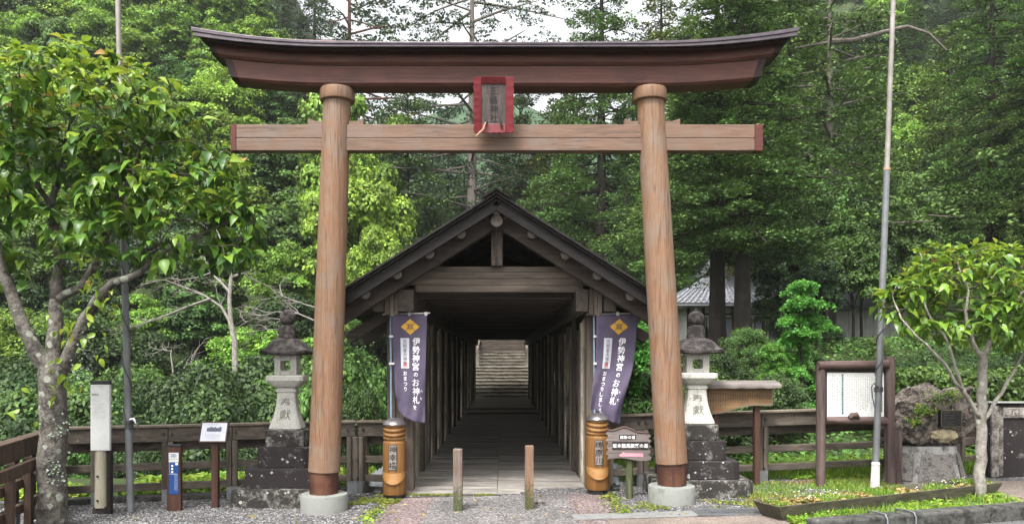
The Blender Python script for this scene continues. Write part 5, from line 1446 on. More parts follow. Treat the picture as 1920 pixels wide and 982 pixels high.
def cedar_crown(seed, H=16.0, Rr=2.6, zb=3.0, nl=120, per=16, lf=0.2, droop=0.35, shape=0.85, flat=0.62, clump=0.42, n_clump=7):
    """drooping limbs carrying fan-shaped sprays"""
    rng = np.random.default_rng(seed)
    P_, D_, N_ = [], [], []; limbs = []; sizes = []
    for i in range(nl):
        t = (i + rng.random()) / nl; z = zb + (H - zb) * t
        ang = i * 2.39996 + rng.uniform(-.5, .5)
        reach = Rr * (1 - t) ** shape * rng.uniform(0.55, 1.12) + 0.25
        out = np.array([math.cos(ang), math.sin(ang), 0.0])
        tip = out * reach + np.array([0, 0, z - droop * reach + 0.25 * rng.normal()])
        root = np.array([0, 0, z + 0.05 * reach]); limbs.append((root, tip, 0.018 + 0.012 * reach))
        nc = max(2, int(n_clump * reach / Rr + 1.5))
        for j in range(nc):
            s = (0.42 + 0.58 * (j + rng.random()) / nc)
            side = np.array([-out[1], out[0], 0]) * rng.normal() * 0.32 * reach * s
            c_ = root + (tip - root) * s + side + np.array([0, 0, 0.1 + rng.normal() * .12])
            cr = clump * rng.uniform(0.65, 1.2) * (0.6 + 0.4 * (1 - t))
            n = int(per * 6 * (cr / clump) ** 2)
            u = rdirs(rng, n); u[:, 2] = np.abs(u[:, 2]) * np.where(rng.random(n) < .85, 1, -.6)
            lump = 1 + .2 * np.sin(u[:, 0] * 8 + i) * np.sin(u[:, 1] * 8 + j * 2)
            p = c_ + u * (cr * lump * rng.uniform(.7, 1.05, n))[:, None] * np.array([1, 1, flat])
            P_.append(p); D_.append(u * np.array([1, 1, .3]) + out * .5 + np.array([0, 0, -.12]) + rng.normal(size=u.shape) * .35); N_.append(unit(np.array([0, 0, .55]) + u + rng.normal(size=u.shape) * .4))
    P_ = np.concatenate(P_); D_ = np.concatenate(D_); N_ = np.concatenate(N_)
    L = rng.uniform(.6, 1.3, len(P_)) * lf; W_ = L * rng.uniform(.42, .65, len(P_))
    return kites(P_, D_, N_, L, W_, 0.08), limbs

def cedar_trunk(H, r, limbs, seed):
    m = MB(); n = 10
    m.tube([Vector((0.05 * mnoise.noise(Vector((seed, i, 0))), 0.05 * mnoise.noise(Vector((seed, 0, i))), -0.6 + (H * .98 + .6) * i / n)) for i in range(n + 1)], [r * (1 - .9 * i / n) * (1.4 if i == 0 else 1) for i in range(n + 1)], 12)
    for a, b_, rr in limbs: m.tube([Vector(a), Vector(a).lerp(Vector(b_), .5) + Vector((0, 0, .12)), Vector(b_)], [rr, rr * .7, rr * .2], 5)
    return m

def layered_crown(seed, H=4.0, Rr=1.6, tiers=9, per=900, lf=.1):
    rng = np.random.default_rng(seed); P_, N_ = [], []; ctr = []
    for t in range(tiers):
        z = H * (0.22 + .78 * t / (tiers - 1))
        for q in range(rng.integers(3, 5) if t < tiers - 1 else 2):
            ang = rng.uniform(0, 6.28); rr = Rr * (1 - .72 * (t / (tiers - 1)) ** 1.3) * rng.uniform(.35, .75); c_ = np.array([math.cos(ang) * rr, math.sin(ang) * rr, z + rng.normal() * .1]); ctr.append(c_)
            a, b_ = rng.uniform(.45, .85) * Rr * .55, rng.uniform(.35, .6) * Rr * .55; n = int(per * a * b_ / .3)
            th = rng.uniform(0, 6.28, n); r_ = np.sqrt(rng.random(n)) * (1 + .25 * np.sin(th * 5 + t))
            x = np.cos(th) * r_ * a; y = np.sin(th) * r_ * b_; ca, sa = math.cos(ang), math.sin(ang)
            p = np.stack([c_[0] + x * ca - y * sa, c_[1] + x * sa + y * ca, c_[2] - .22 * r_ ** 2 * a + rng.normal(size=n) * .045], 1)
            P_.append(p); N_.append(unit(np.array([0, 0, 1.0]) + rng.normal(size=(n, 3)) * .35))
    P_ = np.concatenate(P_); N_ = np.concatenate(N_); rng2 = rng
    D_ = rng2.normal(size=P_.shape); D_[:, 2] = -.35
    L = rng.uniform(.7, 1.25, len(P_)) * lf
    return kites(P_, D_, N_, L, L * .75), ctr

LIB = {}
def lib_broad(key, seed, H, Rr, z0, ncl, per, lf, rc, r, crook=.3, nl=14):
    (v, f), ctr = broad_crown(seed, H, Rr, z0, ncl, per, lf, rc)
    LIB[key] = (np_mesh('crown', v, f), mesh_of(trunk_mb(H, r, ctr, seed, crook, .8, nl), 'trunk', None), H)
for i in range(4): lib_broad('broad%d' % i, 21 + i, 6.0, 2.3 + .15 * (i % 2), 1.2, 95, 230, .155, (.34, .72), .13)
for i in range(3): lib_broad('bush%d' % i, 41 + i, 3.0, 1.7, .15, 75, 240, .085, (.28, .52), .06)
for i in range(2): lib_broad('mound%d' % i, 51 + i, 1.6, 1.6, -.9, 70, 330, .05, (.24, .4), .04, nl=6)
for i in range(3):
    (v, f), lm = cedar_crown(61 + i, 18.0, 3.2, 4.4, 140, 24, .115, .28, .8)
    LIB['cedar%d' % i] = (np_mesh('crown', v, f), mesh_of(cedar_trunk(18.0, .30, lm, i), 'trunk', None), 18.0)
for i in range(2):
    (v, f), lm = cedar_crown(71 + i, 10.0, 2.2, .8, 120, 19, .105, .2, .75, .66, .4, 6)
    LIB['cypress%d' % i] = (np_mesh('crown', v, f), mesh_of(cedar_trunk(10.0, .16, lm, 5 + i), 'trunk', None), 10.0)
for i in range(2):
    (v, f), ctr = layered_crown(81 + i)
    LIB['maple%d' % i] = (np_mesh('crown', v, f), mesh_of(trunk_mb(4.0, .06, ctr, 81 + i, .3, .9, 22), 'trunk', None), 4.0)
(v, f), lm = cedar_crown(91, 30.0, 8.6, 6.5, 64, 13, .17, .06, .34, .34, .55, 24)
LIB['fir'] = (np_mesh('crown', v, f), mesh_of(cedar_trunk(30.0, .5, lm, 9), 'trunk', None), 30.0)
(v, f), lm = cedar_crown(95, 18.0, 4.4, 4.5, 62, 14, .16, .05, .45, .5, .55, 10)
LIB['pine'] = (np_mesh('crown', v, f), mesh_of(cedar_trunk(18.0, .26, lm, 9), 'trunk', None), 18.0)

RND = random.Random(77)
def tree(kind, x, y, height, mat, label, cat='tree', group=None, wfac=1.0, bark='trunk', name=None, z=None, rot=None):
    crown, trunk, H = LIB[kind]
    s = height / H
    nm = name or {'b': 'broadleaf_tree', 'c': 'cedar_tree', 'm': 'maple_tree', 'f': 'fir_tree', 'p': 'pine_tree'}[kind[0]]
    root = thing(nm, label, cat, (x, y, T(x, y) - .05 if z is None else z), group, rot if rot is not None else RND.uniform(0, 6.28))
    root.scale = (s * wfac, s * wfac, s)
    for part, me, mt in (('crown', crown, M[mat]), ('trunk', trunk, M[bark])):
        o = bpy.data.objects.new(part, me); COL.objects.link(o); o.parent = root
        if len(me.materials) == 0: me.materials.append(mt)
        o.material_slots[0].link = 'OBJECT'; o.material_slots[0].material = mt
    return root
def tp(kind, px, ytop, d, mat, label, **kw):         # a tree whose trunk stands under photo column px at distance d and whose top reaches ytop
    x = (px - CX) * d / FPX; zt = EYE - (ytop - CY) * d / FPX
    return tree(kind, x, d, max(.8, zt - T(x, d)), mat, label, **kw)

# left hillside woods, row by row
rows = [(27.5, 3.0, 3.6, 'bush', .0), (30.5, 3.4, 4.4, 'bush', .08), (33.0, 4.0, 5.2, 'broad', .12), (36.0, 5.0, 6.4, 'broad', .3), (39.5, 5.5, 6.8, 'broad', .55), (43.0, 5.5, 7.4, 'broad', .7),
        (47.0, 6, 7.6, 'broad', .75), (51.5, 6, 8, 'broad', .75), (56.5, 6.5, 8.5, 'broad', .8), (62.5, 7, 9, 'broad', .8)]
for ri, (d, h0, h1, fam, bright) in enumerate(rows):
    px = -90 + 40 * (ri % 2); step = (2.9 if fam == 'broad' else 2.3) * FPX / d
    while px < (655 if d < 40 else 735):
        p = px + RND.uniform(-.25, .25) * step; dd = d + RND.uniform(-1.2, 1.2); x = (p - CX) * dd / FPX
        if not (fam == 'bush' and 330 < p < 470 and d > 29) and not (x > -4.2 and dd < 36):
            k = fam + str(RND.randrange(4 if fam == 'broad' else 3))
            r_ = RND.random()
            mt = 'leaf_bright' if r_ < bright else ('leaf_mid' if r_ < bright + (.45 if fam == 'broad' else .2) else 'leaf_dark')  # shrub rows lean to dark leaves: understory shade put into their colour
            tone = {'leaf_bright': 'bright yellow-green', 'leaf_mid': 'mid green', 'leaf_dark': 'dark green'}[mt]
            if fam == 'bush':
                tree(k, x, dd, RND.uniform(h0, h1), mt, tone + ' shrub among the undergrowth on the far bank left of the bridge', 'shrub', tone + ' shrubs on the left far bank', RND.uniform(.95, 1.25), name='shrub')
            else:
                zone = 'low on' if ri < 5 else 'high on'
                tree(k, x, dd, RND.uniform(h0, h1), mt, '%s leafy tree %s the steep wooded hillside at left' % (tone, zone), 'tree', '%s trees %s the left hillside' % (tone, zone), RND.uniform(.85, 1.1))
        px += step
# shrubs in the gully on the left, in front of the hillside
for d, y0, y1, step in ((13.2, 800, 835, 150), (16, 735, 790, 140), (19.5, 700, 760, 130), (23.5, 650, 730, 110), (25.5, 640, 700, 120)):
    px = -60 + d * 3
    while px < 735:
        p = px + RND.uniform(-25, 25); x = (p - CX) * d / FPX
        if x < -4.2:
            mt = RND.choice(['leaf_dark', 'leaf_dark', 'leaf_dark', 'leaf_mid'])  # mostly dark leaves, carrying the shade of the understory in their colour
            tone = 'mid green' if mt == 'leaf_mid' else 'dark green'
            tp('bush%d' % RND.randrange(3), p, RND.uniform(y0, y1), d + RND.uniform(-.8, .8), mt, tone + ' bush in the stream gully behind the left fence', cat='shrub', group=tone + ' bushes in the gully', wfac=.62, name='shrub')
        px += step
tp('cypress0', 668, 600, 19.0, 'leaf_mid', 'leafy dark sapling close to the left side of the covered bridge', name='sapling', wfac=.8, cat='tree')
tp('bush1', 640, 640, 15.0, 'leaf_mid', 'green bush filling the gap between left torii pillar and the bridge', cat='shrub', wfac=.42, name='shrub')
tp('bush2', 665, 720, 13.0, 'leaf_dark', 'dark low bush behind the short fence piece left of the bridge', cat='shrub', wfac=.34, name='shrub')
# bright tree between the pillar and the roof
tp('broad1', 672, 300, 35.0, 'leaf_bright', 'bright yellow-green tree right of the left torii pillar above the bridge roof', wfac=.62)
tp('broad3', 655, 165, 42.0, 'leaf_bright', 'tall bright tree between the tie beam and the lintel beside the left pillar', wfac=.5)
tp('broad2', 700, 440, 31.0, 'leaf_bright', 'low bright green tree touching the left slope of the bridge roof', wfac=.6)
# dark conifers behind
for i, (px, yt, d, k, mt, lab) in enumerate([
    (765, 165, 43, 'cypress0', 'needle', 'dark conifer left of the tall fir, behind the bright tree'),
    (725, 215, 46, 'cypress1', 'needle', 'dark conifer just behind the bright tree by the left pillar'),
    (800, 330, 47, 'cypress1', 'needle', 'shorter dark conifer at the foot of the tall fir'),
    (410, -60, 64, 'cedar0', 'needle_blue', 'dark conifer on the skyline above the left end of the lintel'),
    (470, -80, 66, 'cedar1', 'needle_blue', 'second dark conifer on the skyline above the left lintel end'),
    (530, -50, 65, 'cedar2', 'needle_blue', 'dark conifer on the skyline over the left torii pillar'),
    (590, -70, 67, 'cedar0', 'needle_blue', 'rightmost dense dark conifer on the left skyline'),
    (1128, -130, 39, 'cedar1', 'needle', 'tall cedar with visible trunk right of the plaque'),
    (1040, 200, 47, 'cypress0', 'needle_yel', 'yellow-green cypress above the right slope of the bridge roof'),
    (1000, 265, 48, 'cypress1', 'needle_yel', 'small yellow-green cypress just right of the bridge ridge'),
    (1085, 280, 46, 'cypress0', 'needle', 'deep green cypress right of the yellow-green cypress'),
    (1175, 330, 33, 'cypress1', 'needle', 'green conifer left of the right torii pillar'),
    (840, 235, 52, 'cypress0', 'needle_blue', 'grey-green conifer left of the fir trunk above the bridge ridge'),
    (930, 215, 53, 'cypress1', 'needle_blue', 'grey-green conifer right of the fir trunk below the plaque'),
    (975, 165, 50, 'cypress0', 'needle', 'pointed conifer right of the plaque below the lintel'),
    (1075, 150, 46, 'cypress1', 'needle', 'pointed green conifer left of the tall cedar trunk'),
    (1190, 210, 43, 'cypress0', 'needle', 'green conifer just left of the right torii pillar below the tie beam'),
    (870, 320, 49, 'cypress1', 'needle', 'low conifer standing just behind the bridge ridge'),
    (1240, -40, 40, 'cedar2', 'needle_yel', 'cedar rising behind the right torii pillar to the skyline'),
    (1345, -160, 22.5, 'cedar0', 'needle', 'large cedar with slim ivy-clad trunk in front of the tiled house'),
    (1392, -190, 21.5, 'cedar1', 'needle', 'large cedar with thick dark trunk in front of the tiled house'),
    (1480, -60, 30, 'cedar2', 'needle', 'cedar behind the right end of the tie beam'),
    (1290, 40, 34, 'cedar1', 'needle', 'cedar right of the right torii pillar under the lintel'),
    (1556, -150, 29, 'pine', 'needle', 'tall conifer with grey trunk and a long bare bough by the right pole'),
    (1640, 130, 38, 'cedar0', 'needle', 'cedar behind the right pole'),
    (1860, -120, 29, 'cedar2', 'needle', 'tall dark cedar at the upper right'),
    (1780, 60, 35, 'cypress0', 'needle', 'shorter cedar left of the tall dark cedar at the upper right'),
    (1960, -60, 27, 'cedar0', 'needle', 'cedar at the right edge of the view'),
    (1730, 330, 31, 'cypress1', 'needle', 'dark cypress above the right young tree'),
    (1820, 400, 27, 'cypress0', 'needle', 'low dark cypress directly behind the right young tree'),
    (1900, 420, 26, 'cypress1', 'needle', 'low dark cypress behind the right young tree near the edge'),
]):
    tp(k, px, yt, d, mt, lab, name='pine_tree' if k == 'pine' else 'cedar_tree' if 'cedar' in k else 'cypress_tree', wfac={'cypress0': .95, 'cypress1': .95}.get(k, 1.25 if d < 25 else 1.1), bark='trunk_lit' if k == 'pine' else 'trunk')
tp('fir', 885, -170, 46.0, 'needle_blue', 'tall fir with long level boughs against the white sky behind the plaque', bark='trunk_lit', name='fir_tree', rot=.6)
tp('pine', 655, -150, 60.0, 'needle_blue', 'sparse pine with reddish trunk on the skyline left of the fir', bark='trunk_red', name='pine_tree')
# right side, middle distance
for i, (px, yt, d, k, mt, lab, cat, wf) in enumerate([
    (1600, 420, 25, 'broad0', 'leaf_mid', 'olive green evergreen tree left of the right pole', 'tree', .75),
    (1530, 470, 24, 'broad2', 'leaf_dark', 'dark evergreen tree above the white house wall', 'tree', .7),
    (1690, 420, 27, 'broad1', 'leaf_mid', 'green evergreen tree right of the right pole', 'tree', .7),
    (1640, 340, 33, 'broad3', 'leaf_bright', 'bright leafy tree behind the right pole', 'tree', .6),
    (1450, 520, 23, 'broad3', 'leaf_dark', 'dark rounded tree beside the thick cedar trunk', 'tree', .62),
    (1290, 440, 34, 'broad1', 'leaf_bright', 'bright leafy tree above the tiled roof', 'tree', .5),
    (1475, 350, 26.5, 'broad1', 'leaf_dark', 'dark evergreen tree hiding the house eaves left of the bright maple', 'tree', .55),
    (1545, 330, 27.0, 'broad3', 'leaf_mid', 'evergreen tree standing close to the white house wall', 'tree', .6),
    (1615, 360, 26.5, 'broad0', 'leaf_dark', 'dark evergreen tree above the stone pickets', 'tree', .55),
    (1690, 340, 27.5, 'broad2', 'leaf_mid', 'mid green tree behind the left side of the young tree crown', 'tree', .6),
    (1470, 560, 25.5, 'bush0', 'leaf_dark', 'dark leafy bush screening the white house wall', 'shrub', .6),
    (1560, 610, 22.5, 'bush2', 'leaf_dark', 'dark bush under the olive evergreen tree', 'shrub', .8),
    (1500, 630, 20.5, 'bush1', 'leaf_mid', 'green bush between the maple and the stone pickets', 'shrub', .8),
    (1650, 655, 20.5, 'bush0', 'leaf_mid', 'green bush below the stone pickets beside the right pole', 'shrub', .8),
    (1590, 690, 18.0, 'mound0', 'leaf_dark', 'clipped dark mound shrub behind the notice board', 'shrub', .9),
    (1310, 600, 24.0, 'bush1', 'leaf_dark', 'dark bush in front of the tiled house beside the slim cedar', 'shrub', .6),
    (1180, 605, 14.0, 'maple0', 'maple', 'bright layered maple beside the right side of the covered bridge', 'tree', .62),
    (1505, 530, 15.5, 'maple1', 'maple', 'bright green maple with layered boughs left of the notice board', 'tree', .85),
    (1450, 640, 15.0, 'maple0', 'maple', 'lower layered maple behind the roofed brown board', 'tree', .75),
    (1240, 640, 15.5, 'bush0', 'leaf_mid', 'green bush behind the right torii pillar', 'shrub', .7),
    (1340, 640, 16.0, 'bush1', 'leaf_dark', 'dark bush between the right lantern and the brown board', 'shrub', .75),
    (1400, 610, 17.5, 'bush2', 'leaf_mid', 'mid green bush below the cedar trunks', 'shrub', .7),
    (1450, 690, 14.2, 'bush0', 'leaf_dark', 'dark low bush under the maples', 'shrub', .8),
    (1560, 660, 16.0, 'bush1', 'leaf_dark', 'dark bush behind the left log of the notice board', 'shrub', .8),
    (1620, 690, 15.5, 'bush2', 'leaf_mid', 'green bush right behind the white notice panel', 'shrub', .8),
    (1290, 700, 14.0, 'bush2', 'leaf_mid', 'low green bush behind the right lantern pedestal', 'shrub', .8),
    (1200, 720, 13.4, 'bush1', 'leaf_dark', 'low dark bush above the fence right of the carved post', 'shrub', .8),
    (1360, 720, 13.6, 'bush0', 'leaf_dark', 'low dark bush just behind the roofed brown board', 'shrub', .9),
    (1740, 650, 17.0, 'mound0', 'leaf_dark', 'clipped dark mound shrub behind the boulder hedge', 'shrub', .8),
    (1850, 655, 17.5, 'mound1', 'leaf_dark', 'clipped dark mound shrub right of the young tree trunk', 'shrub', .8),
    (1690, 665, 18.5, 'mound1', 'leaf_dark', 'clipped dark mound shrub right of the right pole', 'shrub', .75),
    (1930, 640, 18.0, 'mound0', 'leaf_dark', 'clipped dark mound shrub at the right edge', 'shrub', .8),
    (1800, 625, 21.0, 'bush1', 'leaf_mid', 'green shrub on the slope above the clipped mounds', 'shrub', .8),
    (1900, 600, 22.0, 'bush2', 'leaf_mid', 'leafy shrub on the slope at the far right', 'shrub', .8),
    (1720, 600, 23.0, 'bush0', 'leaf_mid', 'leafy shrub above the mounds beside the right pole', 'shrub', .8),
]):
    tp(k, px, yt, d, mt, lab, cat=cat, wfac=wf, name='maple_tree' if k[0] == 'm' and k[1] == 'a' else ('shrub' if cat == 'shrub' else None))
# right and centre hills, far rows
for ri, (d, h0, h1, p0, p1, step_m) in enumerate(((44, 8, 11, 1230, 2020, 4.2), (50, 9, 12, 1210, 2040, 4.4), (57, 9, 13, 1200, 2040, 5), (66, 10, 14, 1230, 2060, 5.2), (77, 10, 14, 1230, 2060, 5.6), (90, 11, 15, 1240, 2060, 6.2), (104, 12, 15, 1240, 2060, 7))):
    px = p0 + 30 * (ri % 2); step = step_m * FPX / d
    while px < p1:
        p = px + RND.uniform(-.3, .3) * step; dd = d + RND.uniform(-2, 2); x = (p - CX) * dd / FPX
        con = RND.random() < .45
        if con: tree('cypress%d' % RND.randrange(2), x, dd, RND.uniform(h0, h1), RND.choice(['needle', 'needle_blue']), 'hazy conifer on the wooded hill behind the cedars at right', 'tree', 'hazy conifers on the right hill', RND.uniform(.9, 1.2), name='cypress_tree')
        else: tree('broad%d' % RND.randrange(4), x, dd, RND.uniform(h0 * .7, h1 * .75), RND.choice(['leaf_bright', 'leaf_mid']), 'hazy leafy tree on the wooded hill behind the cedars at right', 'tree', 'hazy leafy trees on the right hill', RND.uniform(.8, 1.1))
        px += step
for ri, (d, h0, h1) in enumerate(((49, 6, 9), (56, 7, 10), (64, 7, 10), (75, 8, 11), (88, 8, 12))):
    px = 690 + 20 * (ri % 2); step = 4.4 * FPX / d
    while px < 1230:
        p = px + RND.uniform(-.3, .3) * step; dd = d + RND.uniform(-2, 2); x = (p - CX) * dd / FPX
        if RND.random() < .6: tree('cypress%d' % RND.randrange(2), x, dd, RND.uniform(h0, h1), RND.choice(['needle', 'needle_blue']), 'dark conifer in the woods behind the bridge roof', 'tree', 'conifers behind the bridge roof', 1.0, name='cypress_tree')
        else: tree('broad%d' % RND.randrange(4), x, dd, RND.uniform(h0 * .8, h1 * .8), 'leaf_mid', 'leafy tree in the woods behind the bridge roof', 'tree', 'leafy trees behind the bridge roof', .9)
        px += step
# red leaved shrub at the head of the steps
tree('bush0', 1.0, 44.2, 1.1, 'red_leaf', 'small red-leaved shrub at the top of the stone steps', 'shrub', None, .8, name='shrub', z=2.15)

# pale bare tree on the far bank and a bare bough tree
def bare_tree(px, d, label, spec, rr=.11, mat='bare'):
    x = (px - CX) * d / FPX; zb = T(x, d)
    root = thing('bare_tree', label, 'tree', (x, d, zb)); rng = random.Random(px)
    tr = MB(); pts = [P(a, b_, d) for a, b_ in spec[0]]; pts[0].z = zb - .1
    tr.tube(pts, [rr * (1 - .6 * i / (len(pts) - 1)) for i in range(len(pts))], 8); tr.build('trunk', M['bark_pale'], root, smooth=True)
    br = MB()
    def twig(a, dirv, L_, r, lev):
        n = 6; pts = [a]; dd = Vector(dirv).normalized()
        for i in range(n):
            dd = (dd + Vector((rng.uniform(-.3, .3), rng.uniform(-.3, .3), rng.uniform(-.3, .26)))).normalized(); pts.append(pts[-1] + dd * L_ / n)
        br.tube(pts, [r * (1 - .75 * i / n) for i in range(n + 1)], 5)
        if lev > 0:
            for i in range(2, n + 1):
                if rng.random() < .75: twig(pts[i], (dd + Vector((rng.uniform(-.8, .8), rng.uniform(-.6, .6), rng.uniform(-.5, .6)))), L_ * .5, r * .5, lev - 1)
    for bspec in spec[1:]:
        pts = [P(a, b_, d + (i * .25)) for i, (a, b_) in enumerate(bspec)]; n = len(pts)
        br.tube(pts, [rr * .5 * (1 - .75 * i / (n - 1)) for i in range(n)], 6)
        for i in range(1, n):
            for _ in range(2): twig(pts[i], (pts[i] - pts[i-1]).normalized() + Vector((rng.uniform(-.6, .6), rng.uniform(-.5, .5), rng.uniform(-.5, .5))), rng.uniform(.5, 1.1), .016, 1)
    br.build('branch', M[mat], root, smooth=True)
bare_tree(445, 25.0, 'pale leafless tree with bleached spreading branches left of the left lantern', [
    [(447, 690), (440, 640), (432, 600), (430, 560), (433, 520), (432, 480)],
    [(432, 605), (415, 575), (385, 555), (350, 540), (310, 525)], [(395, 560), (360, 572), (320, 588), (285, 600), (250, 612)], [(433, 550), (415, 530), (395, 512), (370, 520), (340, 525)], [(433, 520), (455, 512), (470, 522), (500, 535)], [(432, 500), (425, 470), (410, 440), (398, 415)]])
bare_tree(560, 20.0, 'pale dead boughs spreading behind the left stone lantern', [
    [(600, 700), (598, 640), (600, 600), (610, 570)], [(600, 605), (560, 588), (520, 584), (490, 592), (465, 602)], [(545, 590), (528, 600), (522, 618), (500, 617), (480, 620)], [(604, 580), (570, 570), (530, 555), (500, 560)]], .05)
bare_tree(332, 24.0, 'short broken pale stem in the dark undergrowth left of the pale tree', [[(330, 720), (324, 690), (320, 665), (322, 655)], [(322, 658), (312, 657), (305, 655)], [(330, 700), (345, 690), (358, 680)]], .035)
# bare bough of the pine by the right pole
def bough():
    d = 28.6; m = MB()
    pts = [P(a, b_, d) for a, b_ in ((1558, 78), (1600, 76), (1650, 62), (1700, 50), (1740, 62), (1775, 95))]
    m.tube(pts, [.12, .10, .085, .07, .05, .03], 8)
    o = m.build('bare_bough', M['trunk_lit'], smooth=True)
    pr = [t for t in bpy.data.objects if t.get('label', '').startswith('tall conifer with grey trunk')][0]
    bpy.context.view_layer.update()
    o.parent = pr; o.matrix_parent_inverse = pr.matrix_world.inverted()
bough()

# ------------------------------------------------------------------ the two young dogwoods in front
def colonize(nodes, par, att, step, infl, kill, iters=90):
    N = [np.array(p) for p in nodes]; Pp = list(par)
    A = att.copy(); near = np.full(len(A), -1); nd_ = np.full(len(A), 1e9)
    def upd(i0):
        nonlocal near, nd_
        B = np.array(N[i0:])
        D = np.linalg.norm(A[:, None, :] - B[None], axis=2); j = D.argmin(1); dm = D[np.arange(len(A)), j]
        k = dm < nd_; nd_ = np.where(k, dm, nd_); near = np.where(k, j + i0, near)
    upd(0); nch = {}
    for _ in range(iters):
        keep = nd_ > kill; A, near, nd_ = A[keep], near[keep], nd_[keep]
        if not len(A): break
        act = nd_ < infl
        if not act.any(): break
        i0 = len(N)
        for i in np.unique(near[act]):
            v = unit(A[act & (near == i)] - N[i]).sum(0); l = np.linalg.norm(v)
            if l < 1e-3 or nch.get(int(i), 0) >= 3: continue
            nch[int(i)] = nch.get(int(i), 0) + 1
            N.append(N[i] + (v / l + np.array([0, 0, .05])) * step); Pp.append(int(i))
        if len(N) == i0 or len(N) > 7000: break
        upd(i0)
    return np.array(N), Pp

LEAF_U = np.array([0, .18, .42, .7, 1.0]); LEAF_W = np.array([.04, .78, 1.0, .62, .0])
def big_leaves(base, d, nrm, L, Wd, curl, fold=.22):
    d = unit(d); s = unit(np.cross(d, nrm)); n = np.cross(s, d); K = len(base); V = []
    for u, w_ in zip(LEAF_U, LEAF_W):
        cdrop = (curl * u * u)[:, None]
        mid = base + d * (L * u * (1 - .18 * curl * u))[:, None] - n * (L[:, None] * cdrop)
        for side in (-1, 0, 1):
            V.append(mid + s * (side * Wd * w_ * .5)[:, None] + n * (abs(side) * Wd * w_ * fold)[:, None])
    V = np.stack(V, 1).reshape(-1, 3); F = []
    for i in range(4):
        for j in range(2): F.append([i * 3 + j, i * 3 + j + 1, (i + 1) * 3 + j + 1, (i + 1) * 3 + j])
    F = (np.arange(K) * 15)[:, None, None] + np.array(F)[None]
    return V, F.reshape(-1, 4)

